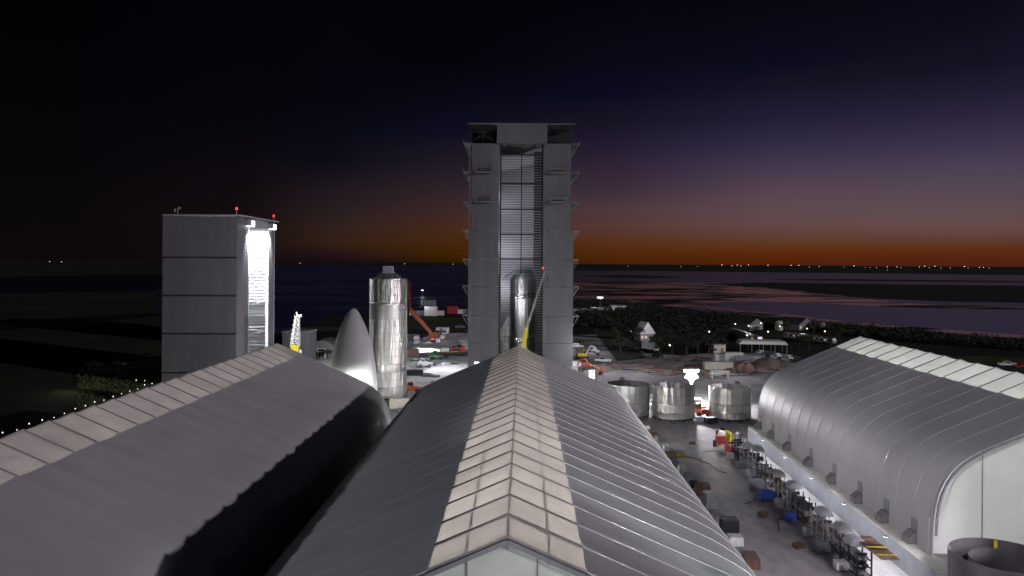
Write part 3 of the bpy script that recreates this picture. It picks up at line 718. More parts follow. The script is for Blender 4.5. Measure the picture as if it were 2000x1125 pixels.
def make_truck(body, L_=7.5):
    t = thing('box_truck', 'x', 'truck')
    MB().box(-L_/2, -1.15, .9, L_/2-2.2, 1.15, 3.4).build('cargo_box', body, t)
    MB().prism([(L_/2-2.1, .6), (L_/2, .6), (L_/2, 1.5), (L_/2-.5, 2.4), (L_/2-2.1, 2.5)], 'y', -1.05, 1.05).build('cab', 'white', t)
    MB().add([(L_/2+.02, -.9, 1.52), (L_/2+.02, .9, 1.52), (L_/2-.43, .9, 2.3), (L_/2-.43, -.9, 2.3)], [(0, 1, 2, 3)]).build('windscreen', 'glass', t)
    MB().box(-L_/2, -.5, .55, L_/2-.2, .5, .9).build('chassis', 'steel_dark', t)
    for x in (-L_/2+1.2, L_/2-1.2):
        for sy in (-1, 1): MB().tube((x, sy*.8, .5), (x, sy*1.12, .5), .5, n=14).build('wheel', 'black', t)
    return t
protos = {}
def car(px, py, label, body='white', style='car', rz=0., group='vehicles parked in the yard'):
    k = (body, style); p = G(px, py)
    if k not in protos:
        o = protos[k] = make_truck(body) if style == 'truck' else make_car(body, style)
        o.location = p; o.rotation_euler.z = rz; o['label'] = label; o['group'] = group; return o
    return dup(protos[k], p, rz, label, group)
MT['car_white'] = M('white car paint', (.75, .75, .76), .25, var=.02)
MT['car_grey'] = M('grey car paint', (.2, .2, .22), .25, metal=.5, var=.02)
MT['car_dark'] = M('dark car paint', (.03, .03, .04), .2, var=.02)
MT['car_red'] = M('red car paint', (.3, .03, .03), .25, var=.02)
f90 = R(-95)
car(857.6, 654, 'white box truck left of its twin, beyond the steel cylinder', 'white', 'truck', f90)
car(869.6, 654.5, 'white box truck right of its twin, nearer the tallest building', 'white', 'truck', f90)
car(864, 663, 'white pickup in front of the two box trucks', 'car_white', 'pickup', f90)
car(855, 669, 'white car parked below the left box truck', 'car_white', 'car', R(-80))
car(814.4, 664, 'white pickup close beside the steel cylinder, rear of two', 'car_white', 'pickup', f90)
car(814, 671.5, 'white car close beside the steel cylinder, front of two', 'car_white', 'car', f90)
car(824, 661, 'dark car parked left of the orange crane foot', 'car_dark', 'car', R(-60))
car(831, 667, 'grey pickup parked just left of the orange crane foot', 'car_grey', 'pickup', R(-100))
car(845.5, 668, 'dull red car at the foot of the orange crane', 'car_red', 'car', R(-95))
car(849, 657, 'grey car behind the dull red car', 'car_grey', 'car', R(-95))
car(908, 669, 'white car against the left edge of the tallest building', 'car_white', 'car', R(-20))
car(897, 683, 'dark pickup left of the foot of the tallest building', 'car_dark', 'pickup', R(10))
car(908, 683, 'white pickup touching the left foot of the tallest building', 'car_white', 'pickup', R(170))
car(898, 641, 'grey pickup on the far grass edge left of the tallest building', 'car_grey', 'pickup', R(20))
car(908, 650, 'dark car on the far edge beside the tallest building', 'car_dark', 'car', R(-30))
car(1126, 680, 'white pickup right beside the foot of the tallest building', 'car_white', 'pickup', R(0))
car(1124, 671, 'dark car behind the white pickup by the tallest building', 'car_dark', 'car', R(5))
car(1160, 688, 'white car on the asphalt road past the excavator', 'car_white', 'car', R(-60))
car(1178, 708, 'white pickup on the road edge left of the debris piles', 'car_white', 'pickup', R(170))
car(1240, 683, 'grey car parked by the trees left of the white trailer box', 'car_grey', 'car', R(-80))
car(1285, 700, 'dark pickup right of the white trailer box', 'car_dark', 'pickup', R(-70))
car(1270, 686, 'white box truck standing alone by the dark trees', 'white', 'truck', R(-60))
car(1222, 684, 'dark car on the far road bend', 'car_dark', 'car', R(-60))
rnd = random.Random(12)
stl = ['car_white', 'car_grey', 'car_dark', 'car_white', 'car_grey']
ordn = ['first', 'second', 'third', 'fourth', 'fifth', 'sixth', 'seventh', 'eighth']
for k in range(8):
    c_ = stl[k % 5]; car(1487+k*11, 692.5+k*1.9, {'car_white': 'white', 'car_grey': 'grey', 'car_dark': 'dark'}[c_]+' car, '+ordn[k]+' from the left in the back row below the canopy', c_, 'car', R(-70+rnd.uniform(-8, 8)), 'cars parked by the white canopy')
for k in range(6):
    c_ = stl[(k+2) % 5]; car(1508+k*11, 701+k*2.2, {'car_white': 'white', 'car_grey': 'grey', 'car_dark': 'dark'}[c_]+' car, '+ordn[k]+' from the left in the front row below the canopy', c_, 'pickup' if k % 2 else 'car', R(-70+rnd.uniform(-8, 8)), 'cars parked by the white canopy')
pk = car(1968, 716, 'white pickup with its tail light lit, beyond the right tent ridge', 'car_white', 'pickup', R(170)); 
pk2 = car(1995, 718, 'dull red car behind the white pickup beyond the right tent', 'car_red', 'car', R(170))

# ================================================================== MACHINES
# boom lift before the tallest building
bp_ = G(1010, 735); 
bl = thing('boom_lift', 'boom lift with yellow lower arm reaching up before the tallest building', 'boom lift', (3.0, 216, 0))
MB().box(-1.6, -1.2, .5, 1.6, 1.2, 2.2).build('chassis', 'yellow', bl)
for sx in (-1.2, 1.2):
    for sy in (-1.25, 1.25): MB().tube((sx, sy-.2, .55), (sx, sy+.2, .55), .55, n=14).build('wheel', 'black', bl)
s_ = 6.94
def bz(px, py): return ((px-1000)/s_-3.0, 0, 33.5-(py-514)/s_)
MB().tube((-.6, 0, 2.2), bz(1029, 640), .85, .75, n=4).build('lower_arm', 'yellow', bl)
MB().tube(bz(1028, 645), bz(1064, 530), .45, .3, n=4).build('upper_arm', 'galv', bl)
a = bz(1064, 530)
mb = MB(); mb.tube(a, (a[0]+1.4, 0, a[2]+.3), .12)
for zz in (0, 1.1):
    for q in ((0, -.5, 1.5, -.5), (0, .5, 1.5, .5), (0, -.5, 0, .5), (1.5, -.5, 1.5, .5)):
        mb.tube((a[0]+q[0]+.3, q[1], a[2]+zz), (a[0]+q[2]+.3, q[3], a[2]+zz), .05)
for x in (.3, 1.8):
    for y in (-.5, .5): mb.tube((a[0]+x, y, a[2]), (a[0]+x, y, a[2]+1.1), .05)
mb.build('basket', 'galv', bl)
MB().cbox((a[0]-.5, 0, a[2]+1.0), (.55, .55, .55)).build('beacon', 'lamp_red', bl)
MB().tube((a[0]+.9, 0, a[2]-1.2), (a[0]+.9, 0, a[2]-2.6), .16).build('hook', 'steel_dark', bl)
# orange crawler crane
cr = thing('crawler_crane', 'orange crane with a slanting boom right of the steel cylinder', 'crane', tuple(G(847, 664)))
cx_, cy_ = cr.location.x, cr.location.y; sc_ = F/cy_
def cz(px, py): return ((px-1000)/sc_-cx_, 0, 33.5-(py-513)/sc_)
for sx in (-1.7, 1.7): MB().prism([(-3, .2), (3, .2), (3.5, .7), (3, 1.2), (-3, 1.2), (-3.5, .7)], 'x', sx-.5, sx+.5).build('track', 'steel_dark', cr)
MB().box(-2, -2.2, 1.25, 2.2, 2.4, 3.3).build('cab', 'crane', cr)
mb = MB(); A, B = Vector((-.8, 0, 2.8)), Vector(cz(801, 604))
for oy in (-.9, .9):
    for oz in (-1.1, 1.1): mb.tube(A+Vector((0, oy, oz*.5)), B+Vector((0, oy, oz)), .28, n=4)
for k in range(12):
    p = A.lerp(B, k/12); q = A.lerp(B, (k+1)/12); s1 = 1 if k % 2 else -1
    mb.tube(p+Vector((0, -.9, s1)), q+Vector((0, -.9, -s1)), .2, n=4); mb.tube(p+Vector((0, .9, s1)), q+Vector((0, .9, -s1)), .2, n=4)
for oy in (-.75, .75): mb.tube(A+Vector((0, oy, 0)), B+Vector((0, oy, 0)), .75, n=4)
mb.build('boom', 'crane', cr)
mb = MB(); J = Vector(cz(799, 549))
for ox in (-.35, .45): mb.tube(B+Vector((ox, 0, 0)), J+Vector((ox, 0, 0)), .13, n=4)
for k in range(10): mb.tube(B.lerp(J, k/10)+Vector((-.35, 0, 0)), B.lerp(J, (k+1)/10)+Vector((.45, 0, 0)), .08, n=4)
mb.build('jib', 'crane', cr)
# excavator
def excavator(px, py, label, body, rz, armmat):
    t = thing('excavator', label, 'excavator', tuple(G(px, py)), rz)
    for s in (-1.1, 1.1): MB().prism([(-1.8, .1), (1.8, .1), (2.2, .5), (1.8, .9), (-1.8, .9), (-2.2, .5)], 'y', s-.3, s+.3).build('track', 'black', t)
    MB().prism([(-2, 1), (1.3, 1), (1.3, 1.7), (.2, 2.2), (-2, 2.1)], 'y', -1.2, 1.2).build('body', body, t)
    c = MB().prism([(.1, 1.0), (1.5, 1.0), (1.3, 2.9), (.2, 3.0)], 'y', .2, 1.15).build('cab', body, t); MB().prism([(.3, 1.7), (1.5, 1.7), (1.28, 2.7), (.35, 2.75)], 'y', .17, 1.18).build('window', 'glass', c)
    MB().path([(1.2, -.2, 1.6), (3, -.2, 4.6), (4.6, -.2, 4.2)], .3, 4).build('boom', armmat, t)
    MB().path([(4.6, -.2, 4.2), (5.9, -.2, 2.0)], .22, 4).build('arm', armmat, t)
    MB().prism([(5.4, 2.0), (6.3, 2.1), (6.1, 1.1), (5.3, 1.2)], 'y', -.7, .4).build('bucket', 'steel_dark', t)
    return t
excavator(1137, 701, 'yellow excavator with a white arm right of the tallest building', 'yellow', R(15), 'white')
excavator(1162, 732, 'small yellow excavator half hidden at the tent edge', 'orange', R(160), 'orange')
# telehandler / forklift
def loader(loc, label, body, rz, boom='grey'):
    t = thing('telehandler', label, 'telehandler', loc, rz)
    MB().prism([(-2.4, .7), (2.2, .7), (2.4, 1.3), (-.4, 1.7), (-2.4, 1.7)], 'y', -1, 1).build('body', body, t)
    c = MB().prism([(-1, 1.6), (.7, 1.5), (.4, 2.9), (-.9, 2.9)], 'y', .1, 1).build('cab', body, t); MB().prism([(-.8, 1.8), (.55, 1.8), (.33, 2.7), (-.75, 2.7)], 'y', .07, 1.03).build('window', 'glass', c)
    for x in (-1.5, 1.5):
        for s in (-1.1, 1.1): MB().tube((x, s-.22, .62), (x, s+.22, .62), .62, n=14).build('wheel', 'black', t)
    MB().tube((-2.2, -.4, 2.2), (3.6, -.4, 1.2), .25, n=4).build('boom', boom, t)
    mb = MB(); mb.box(3.6, -1, .4, 3.75, .2, 1.5)
    for s in (-.9, .0): mb.box(3.7, s, .35, 4.9, s+.14, .42)
    mb.build('fork', 'steel_dark', t); return t
loader(tuple(G(851, 702)), 'dark telehandler with a green cab left of the tallest building', 'green', R(20), 'steel_dark')
loader(tuple(G(803, 768)), 'orange telehandler parked right of the steel cylinder foot', 'orange', R(10), 'orange')
loader(tuple(G(1366, 812)), 'orange telehandler between two steel rings under the light tower', 'orange', R(110), 'orange')
loader(tuple(G(827, 718)), 'small grey telehandler in the middle of the left yard', 'grey', R(30))
crn = thing('truck_crane', 'red truck with a long folded boom left of the tallest building', 'truck crane', tuple(G(882, 695)), R(8))
MB().box(-5, -1.2, .8, 4.5, 1.2, 1.5).build('chassis', 'steel_dark', crn); MB().prism([(3, 1.5), (5.2, 1.4), (5.2, 2.2), (4.8, 3), (3, 3)], 'y', -1.2, 1.2).build('cab', 'red', crn)
MB().tube((-3.5, 0, 2.2), (8, 0, 3.5), .45, .3, n=4).build('boom', 'red', crn); MB().box(-4, -1.1, 1.5, -1, 1.1, 2.9).build('counterweight', 'white', crn)
for x in (-3.8, -2.4, 2, 3.6):
    for s in (-1.1, 1.1): MB().tube((x, s-.2, .55), (x, s+.2, .55), .55, n=12).build('wheel', 'black', crn)
MB().box(-4.5, -1.21, 1.52, 2.5, -1.0, 1.8).build('rail', 'yellow', crn)
# upright lift rig with yellow body left
rg = thing('mast_rig', 'white lattice mast on a yellow machine by the left tent tip', 'machine', tuple(G(576, 728)))
s3 = F/rg.location.y
mb = MB()
for sx in (-1, 1):
    for sy in (-1, 1): mb.tube((sx*1.2, sy, 8), (.6+sx*.5, sy*.5, 17), .16, n=4)
for k in range(6):
    z = 9+k*1.4; f = 1-(k*.09); mb.tube((-1.2*f+.1*k, -1*f, z), (1.2*f+.1*k, -1*f, z+1.3), .14, n=4); mb.tube((1.2*f+.1*k, -1*f, z), (-1.2*f+.1*k, -1*f, z+1.3), .14, n=4); mb.tube((-1.2*f+.1*k, -1*f, z), (1.2*f+.1*k, -1*f, z), .12, n=4)
mb.tube((.6, 0, 17), (.4, 0, 18.4), .25); mb.cbox((1.2, 0, 17.2), (1.4, .8, .8)); mb.build('lattice_mast', 'white', rg)
MB().prism([(-1.5, 1), (1.5, 1), (1.2, 5.4), (-1.1, 5.4)], 'y', -1, 1).build('body', 'yellow', rg)
MB().box(-1.3, -1.05, 5.5, 1.2, 1, 6.4).build('platform', 'galv', rg); MB().prism([(-1.2, 6.4), (1.2, 6.4), (1.1, 8.6), (-1, 8.6)], 'y', -.9, .9).build('body', 'yellow', rg)
for x in (-2.2, 1.7): MB().box(x, -1.3, 0, x+.55, -.8, 7).build('post', 'white', rg)
MB().box(-2.6, -1.5, 0, 2.5, 1.5, .95).build('base', 'steel_dark', rg)

# ================================================================== BUILDINGS AND BOXES FAR OFF
def hut(px, py, w, d, h, label, wall='siding', roofm='roofing', rz=0, roof='gable', lit=1, name='cabin', cat='house', group=None, rh=None):
    t = thing(name, label, cat, tuple(G(px, py)), rz, group)
    MB().box(-w/2, -d/2, 0, w/2, d/2, h).build('wall', wall, t)
    rh = rh or w*.28
    if roof == 'gable': MB().prism([(-w/2-.4, h), (w/2+.4, h), (0, h+rh)], 'y', -d/2-.4, d/2+.4).build('roof', roofm, t)
    else: MB().box(-w/2-.2, -d/2-.2, h, w/2+.2, d/2+.2, h+.25).build('roof', roofm, t)
    MB().box(-.45+w*.2, -d/2-.04, .1, .45+w*.2, -d/2-.005, 2.1).build('door', 'brown', t)
    for k in range(lit+1):
        x = -w*.38+k*w*.26
        f = MB().box(x-.55, -d/2-.05, 1.0, x+.55, -d/2-.005, 2.1).build('window', 'white', t)
        MB().box(x-.45, -d/2-.07, 1.08, x+.45, -d/2-.052, 2.02).build('pane', 'window_lit' if k < lit else 'glass', f)
    return t
hut(1457, 643, 11, 13, 3.0, 'white village house, left one of two behind the canopy', 'siding', 'roofing', R(35), lit=1, group='village houses')
hut(1553, 643, 12, 13, 3.0, 'white village house, right one of two behind the trailers', 'siding', 'roofing', R(35), lit=1, group='village houses')
hut(1258, 664, 7, 6, 3.0, 'small lit cabin among the dark trees', 'siding', 'white', R(20), lit=2, rh=5.2)
hut(1403, 690, 4.5, 3, 3.3, 'small pale shed behind the white site boxes', 'cream', 'grey', R(5), 'flat', 0, 'shed', 'shed')
hut(585, 706, 9, 9, 10.2, 'tall plain shed behind the yellow mast machine', 'clad', 'grey', R(0), 'flat', 0, 'shed', 'shed')
hut(1208, 607, 10, 8, 3.8, 'pale low building under the distant star-like floodlight', 'white', 'container', R(0), 'flat', 1, 'site_building', 'building')
hut(1165, 609, 9, 6, 2.8, 'white low building left of the distant star-like floodlight', 'white', 'container', R(4), 'flat', 1, 'site_building', 'building')
hut(1137, 611, 12, 6, 2.6, 'white low building nearest the tallest building on the far side', 'white', 'container', R(-4), 'flat', 1, 'site_building', 'building')
hut(838, 597, 10, 8, 4.2, 'bluish low building far behind the orange crane', 'grey', 'grey', R(0), 'flat', 0, 'site_building', 'building')
def box(px, py, label, w=6.1, d=2.44, h=2.6, mat='white', rz=0, z=0., group='site boxes in the yard'):
    p = G(px, py); t = thing('site_box', label, 'container', (p.x, p.y, z), rz, group)
    MB().box(-w/2, -d/2, .12, w/2, d/2, h).build('body', mat, t)
    mb = MB()
    for k in range(int(w/.5)): mb.box(-w/2+.2+k*.5, -d/2-.04, .3, -w/2+.4+k*.5, -d/2-.002, h-.15)
    mb.box(-w/2, -d/2-.05, h-.12, w/2, -d/2-.003, h+.01); mb.box(-w/2, -d/2-.05, .1, w/2, -d/2-.003, .22)
    mb.build('corrugation', mat, t)
    MB().box(w/2+.002, -d/2+.2, .3, w/2+.05, d/2-.2, h-.2).build('door', 'grey', t)
    return t
box(1414, 709, 'white site box, left of the row of three beyond the rings', 6.5, 3, 3.2)
box(1432, 710, 'white site box, middle and tallest of the row of three', 6, 3, 3.8)
box(1451, 711, 'pale site box, right of the row of three', 6, 3, 3.0, 'container')
box(1402, 721, 'beige flat box in front of the row of three', 9, 3, 2.4, 'cream')
box(1470, 714, 'low grey box right of the row of three', 7, 2.5, 1.7, 'grey')
box(813.6, 616, 'white trailer box, far left of the line behind the crane', 9, 2.6, 3, 'white', 0)
box(826, 616.5, 'white trailer box, second in the line behind the crane', 9, 2.6, 3, 'container', 0)
box(841.6, 617, 'tall white box, third in the line behind the crane', 8, 3, 6, 'white', 0)
box(860, 616, 'small white box, right end of the line behind the crane', 5, 2.6, 3, 'white', 0)
box(884, 613, 'red container far away left of the tallest building', 7, 2.6, 5, 'red', 0)
box(895, 613, 'white container right of the far red one', 6, 2.6, 3, 'white', 0)
box(905, 613, 'grey container at the far left edge of the tallest building', 6, 2.6, 3, 'container', 0)
box(801, 697, 'dull pink container half behind the steel cylinder', 6, 2.5, 2.9, 'rust', 0)
box(783, 797, 'cream generator box at the foot of the steel cylinder', 5.2, 2.4, 2.3, 'cream', R(12))
box(1123, 719, 'small white crate left of the road, by the tallest building', 3.5, 2.4, 2.3, 'white', 0)
box(1144, 719, 'low red crate beside the small white one', 3.5, 2.2, 1.5, 'red', R(8))
box(790, 812, 'white crate below the cream generator box', 2.6, 1.6, 1.3, 'white', R(25))
box(782, 806, 'small dark crate between generator and tent edge', 1.5, 1.2, 1.0, 'grey', R(5))
box(803, 733, 'dark flatbed load half behind the steel cylinder', 7, 2.6, 1.7, 'steel_dark', R(4))
box(1388, 827, 'dark open bin right of the orange telehandler', 2.4, 1.6, 1.3, 'steel_dark', R(20))
box(1372, 824, 'pale blue bin before the orange telehandler', 3.0, 1.4, 1.1, 'container', R(-15))
# orange tanks
def cylinder_tank(px, py, label, r, l, mat, rz=0, up=False, name='storage_tank', h=0):
    t = thing(name, label, 'tank', tuple(G(px, py)), rz)
    if up:
        MB().lathe([(.02, 0), (r, 0), (r, l), (r*.6, l+r*.35), (.02, l+r*.4)], 24).build('shell', mat, t, smooth=True)
        MB().lathe([(r+.05, l*.5), (r+.08, l*.52), (r+.05, l*.55)], 24).build('band', 'grey', t)
    else:
        mb = MB().tube((-l/2, 0, r+.5), (l/2, 0, r+.5), r, n=20); mb.tube((-l/2-.3, 0, r+.5), (-l/2, 0, r+.5), r*.6, r, n=20); mb.tube((l/2, 0, r+.5), (l/2+.3, 0, r+.5), r, r*.6, n=20); mb.build('shell', mat, t, smooth=True)
        for x in (-l*.3, l*.3): MB().box(x-.2, -r*.8, 0, x+.2, r*.8, .9).build('saddle', 'steel_dark', t)
    return t
cylinder_tank(1447, 730, 'rusty orange tank on saddles, left of a pair', 1.4, 3.4, 'rust', R(80))
cylinder_tank(1461, 731, 'rusty orange tank on saddles, right of a pair', 1.5, 3.4, 'rust', R(80))
cylinder_tank(1521, 645, 'pale upright water tank between the village houses', 2.0, 4.2, 'cream', up=True)
cylinder_tank(1604, 646, 'pale upright water tank right of the village houses', 2.0, 3.6, 'container', up=True)
# canopy
cp = thing('canopy', 'white flat canopy roof on posts beside the parked cars', 'canopy', tuple(G(1487, 688)), R(-8))
MB().prism([(-9, 3.4), (9, 3.4), (8, 4.6), (-8, 4.6)], 'y', -4.5, 4.5).build('roof', 'white', cp)
for k in range(5):
    for y in (-4.2, 4.2): MB().tube((-8.5+k*4.25, y, 0), (-8.5+k*4.25, y, 3.4), .12).build('post', 'galv', cp)
# arched hut
ah = thing('arched_tent', 'dark arched shelter with pale doorway between left tent and nose cone', 'tent', tuple(G(628, 699)))
pa = [(5.4*math.cos(a*math.pi/14), 5.9*math.sin(a*math.pi/14)) for a in range(15)]
MB().prism(pa, 'y', 0, 14).build('cover', 'tarp', ah)
mb = MB()
for y in (-.1, 5, 10): mb.path([(x*1.01, y, z*1.01) for x, z in pa], .12, 5)
mb.build('hoop', 'galv', ah)
dr = MB(); dr.box(-1.6, -.3, 0, 1.6, -.12, 3.4); d_ = dr.build('doorway', 'cream', ah)
for x in (-.9, .15): MB().box(x, -.36, .1, x+.75, -.31, 2.1).build('door', 'glass', d_)
MB().box(-1.1, -.36, 2.4, 1.1, -.31, 3.1).build('transom', 'glass', d_)
# trailers rows in village
def make_trailer():
    t = thing('camper_trailer', 'x', 'trailer')
    MB().prism([(-3.4, .6), (3.4, .6), (3.6, 1.6), (3.2, 2.7), (2.2, 3.0), (-2.2, 3.0), (-3.2, 2.7), (-3.6, 1.6)], 'y', -1.2, 1.2).build('body', 'stainless_dull', t)
    for k in range(3): MB().box(-2.5+k*1.8, -1.24, 1.5, -1.5+k*1.8, -1.205, 2.2).build('window', 'window_lit' if k == 1 else 'glass', t)
    for s in (-1.15, 1.15): MB().tube((0, s-.1, .4), (0, s+.1, .4), .4, n=12).build('wheel', 'black', t)
    return t
tr0 = None
for row, (xa, ya_, xb, yb, n, nm) in enumerate(((1430, 653, 1474, 669, 7, 'left trailer row of the village'), (1545, 662, 1616, 672, 8, 'right trailer row of the village'))):
    for k in range(n):
        p = G(xa+(xb-xa)*k/(n-1), ya_+(yb-ya_)*k/(n-1)); lab = 'silvery camper trailer, '+ordn[k]+' from the left in the '+nm
        if tr0 is None: tr0 = make_trailer(); o = tr0; o['label'] = lab; o['group'] = 'camper trailers in the village'
        else: o = dup(tr0, p, 0, lab)
        o.location = p; o.rotation_euler.z = R(-65+rnd.uniform(-6, 6))
# ================================================================== LANE: RACKS AND LOADS
rnd = random.Random(31)
def rack(loc, rz, label, L_=4.4, levels=3, h=4.2, mat='galv', group='storage racks along the container wall'):
    t = thing('storage_rack', label, 'rack', loc, rz, group)
    for y in (-L_/2, 0, L_/2):
        for x in (-.75, .75): MB().box(x-.07, y-.07, 0, x+.07, y+.07, h).build('upright', mat, t)
    for k in range(levels):
        z = .35+k*(h-.6)/levels; mb = MB()
        for x in (-.75, .75): mb.box(x-.06, -L_/2+.075, z-.1, x+.06, L_/2-.075, z)
        for y in (-L_/2+.3, 0.2, L_/2-.3): mb.box(-.9, y-.06, z+.002, .9, y+.06, z+.08)
        mb.build('shelf', mat, t)
    mb = MB(); mb.tube((-.75, -L_/2, .4), (-.75, 0, h-.3), .035, n=4); mb.tube((.75, 0, .4), (.75, L_/2, h-.3), .035, n=4); mb.build('brace', mat, t)
    return t
def bundle(loc, rz, label, kindm, L_=3.6, w=1.1, rows=4, group='pipe bundles on the racks'):
    t = thing('pipe_bundle', label, 'pipes', loc, rz, group)
    mb = MB()
    for k in range(rows*3):
        r = .09+.04*rnd.random(); x = -w/2+w*((k % 5)/4); z = .1+.2*(k//5); o = rnd.uniform(-.35, .35)
        mb.tube((x, -L_/2+o, z), (x+rnd.uniform(-.05, .05), L_/2+o, z), r, n=7)
    mb.build('pipes', kindm, t, smooth=True)
    mb = MB()
    for y in (-L_*.3, L_*.3): mb.box(-w/2-.15, y-.04, .0, w/2+.15, y+.04, .04+.2*math.ceil(rows*3/5)+.03)
    mb.build('strap', 'steel_dark', t); return t
def tarp_load(loc, rz, label, mat='tarp', w=1.8, L_=2.2, h=.9, group='covered loads'):
    n = 9; mb = MB(); vs = []; 
    for j in range(n):
        for i in range(n):
            u, v = i/(n-1)*2-1, j/(n-1)*2-1; e = max(abs(u), abs(v)); z = h*(1-max(0, e-.72)/.28*.85)*(1-.25*u*u)+rnd.uniform(-.05, .05)
            vs.append((u*w/2*(1+.1*rnd.random()), v*L_/2*(1+.1*rnd.random()), max(.02, z)))
    mb.add(vs, [(j*n+i, j*n+i+1, (j+1)*n+i+1, (j+1)*n+i) for j in range(n-1) for i in range(n-1)]+[tuple([i for i in range(n)][::-1])])
    o = mb.build('covered_load', mat, smooth='all', loc=loc, rz=rz); return tag(o, label, 'covered load', group)
def crate(loc, rz, label, mat, w=1.2, d=1.0, h=.9, group='crates along the lane'):
    t = thing('crate', label, 'crate', loc, rz, group)
    MB().box(-w/2, -d/2, .12, w/2, d/2, h).build('body', mat, t)
    mb = MB()
    for x in (-w*.4, 0, w*.4): mb.box(x-.06, -d/2, 0, x+.06, d/2, .118)
    mb.build('skid', 'brown', t)
    mb = MB()
    for x in (-w/2-.02, w/2-.05): mb.box(x, -d/2-.025, .1, x+.07, -d/2-.002, h+.02)
    mb.box(-w/2-.02, -d/2-.03, h-.1, w/2+.02, -d/2-.026, h); mb.box(-w/2+.05, -d/2+.05, h+.001, w/2-.05, d/2-.05, h+.05); mb.build('batten', mat, t)
    return t
def drum(loc, label, mat, r=.32, h=.95, group='drums along the lane'):
    t = thing('drum', label, 'drum', loc, 0, group)
    MB().lathe([(.01, 0), (r, 0), (r, h), (r*.94, h+.03), (r*.9, h-.02), (.01, h-.02)], 20).build('shell', mat, t, smooth=True)
    MB().lathe([(r+.002, h*.33), (r+.02, h*.345), (r+.002, h*.36), (r+.002, h*.64), (r+.02, h*.655), (r+.002, h*.67)], 20).build('hoop', mat, t); return t
nth = ['nearest the camera', 'second nearest', 'third nearest', 'fourth nearest', 'fifth nearest', 'sixth nearest', 'seventh nearest', 'eighth nearest', 'second farthest', 'farthest']
mats_ = ['galv', 'steel_dark', 'grey', 'rust']
d = 79.0; i = 0
for k in range(10):
    d += 5.1 + (1.5 if k in (3, 6) else 0)
    off = 35.3+rnd.uniform(-.3, .3); p = along(d, off); h = rnd.choice((3.0, 3.5, 3.9)); rz = ya+R(rnd.uniform(-3, 3))
    rk_ = rack(tuple(p), rz, 'steel storage rack in the lane, '+nth[k]+' of the row', h=h, mat='galv' if k % 3 else 'steel_dark')
    for lv in range(3):
        z = .35+lv*(h-.6)/3+.09
        bundle((p.x, p.y, z), rz, '%s pipe bundle on the %s shelf of the %s rack' % (['bare steel', 'dark', 'mixed grey', 'rusty'][(k+lv) % 4], ['bottom', 'middle', 'top'][lv], nth[k].replace(' the camera', '')), mats_[(k+lv) % 4], L_=rnd.uniform(3.2, 4.6), rows=rnd.choice((2, 3, 4)))
    if k in (1, 2, 4, 5, 7, 8, 9, 0):
        tarp_load((p.x+.1, p.y+rnd.uniform(-.8, .8), h-.1), rz, 'grey tarpaulin heap on top of the %s rack in the lane' % nth[k].replace(' the camera', ''), 'tarp' if k % 2 else 'container', 1.7, 2.4, .8)
rnd = random.Random(61)
for k in range(10):
    d_ = 84.5+k*5.3; p = along(d_, 33.6+rnd.uniform(-.4, .4)); c_ = ['white', 'grey', 'container', 'blue', 'galv', 'white', 'steel_dark', 'container', 'galv', 'white'][k]
    crate((p.x, p.y, 0), ya+R(rnd.uniform(-25, 25)), '%s bin standing out in front of the %s rack of the lane row' % ({'white': 'white', 'grey': 'grey', 'container': 'pale grey', 'blue': 'blue', 'galv': 'steel', 'steel_dark': 'dark'}[c_], nth[k].replace(' the camera', '')), c_, rnd.uniform(.8, 1.5), rnd.uniform(.8, 1.6), rnd.uniform(.7, 1.5), 'bins before the racks')
    q = along(d_+2.2, 35.6); tarp_load((q.x, q.y, 0), ya+rnd.random(), 'pale wrapped bundle on the floor beyond the %s rack of the lane row' % nth[k].replace(' the camera', ''), 'white' if k % 3 else 'container', 1.3, 1.3, rnd.uniform(1.0, 2.2), 'wrapped bundles between the racks')
# timber and sheet stacks at the near end
for k, (px, py, m_, nm) in enumerate(((1722, 1078, 'brown', 'yellowish timber stack on the near rack end'), (1700, 1062, 'rust', 'rust brown plate stack behind the timber stack'))):
    p = G(px, py, 3.4); t = thing('timber_stack', nm, 'timber', (p.x, p.y, 3.35), ya, 'stacks on the racks'); mb = MB()
    for j in range(5): mb.box(-1+j*.4, -2.2+.1*rnd.random(), 0, -.66+j*.4, 2.2, .14)
    mb.build('boards', m_, t); mb = MB(); mb.box(-1.05, -1.2, .141, 1.0, -1.0, .2); mb.box(-1.05, 1.0, .141, 1.0, 1.2, .2); mb.build('batten', 'yellow' if k == 0 else 'brown', t)
# things in front of the racks
for (px, py, lab, m_, w, dd, h) in (
  (1407, 866, 'red crate near the lane end beside yellow sheets', 'red', 1.6, 1.4, 1.4), (1428, 884, 'dark red rack of bottles before the first rack', 'red', 1.2, 3.2, 1.2),
  (1478, 957, 'pale crate standing out from the racks beside the blue tarpaulin', 'container', 2.2, 1.6, 1.5), (1503, 948, 'white crate behind the pale one by the blue tarpaulin', 'white', 1.6, 1.6, 1.2),
  (1535, 962, 'small orange crate between two racks', 'orange', .9, .9, 1.2), (1568, 1000, 'white crate low before the middle racks', 'white', 1.5, 1.5, 1.6),
  (1592, 1023, 'pinkish crate under the near racks', 'rust', 2.2, 1.4, .9), (1617, 1055, 'grey crate standing before the near racks', 'grey', 1.4, 1.4, 1.7),
  (1640, 1082, 'dark crate before the nearest racks', 'steel_dark', 1.6, 1.3, 1.1), (1668, 1112, 'white crate at the bottom edge by the nearest rack', 'white', 2.0, 1.4, 1.0)):
    crate(tuple(G(px, py)), ya+R(rnd.uniform(-12, 12)), lab, m_, w, dd, h)
tarp_load(tuple(G(1496, 975)), R(20), 'bright blue tarpaulin heap in the lane', 'blue', 2.6, 2.0, 1.4)
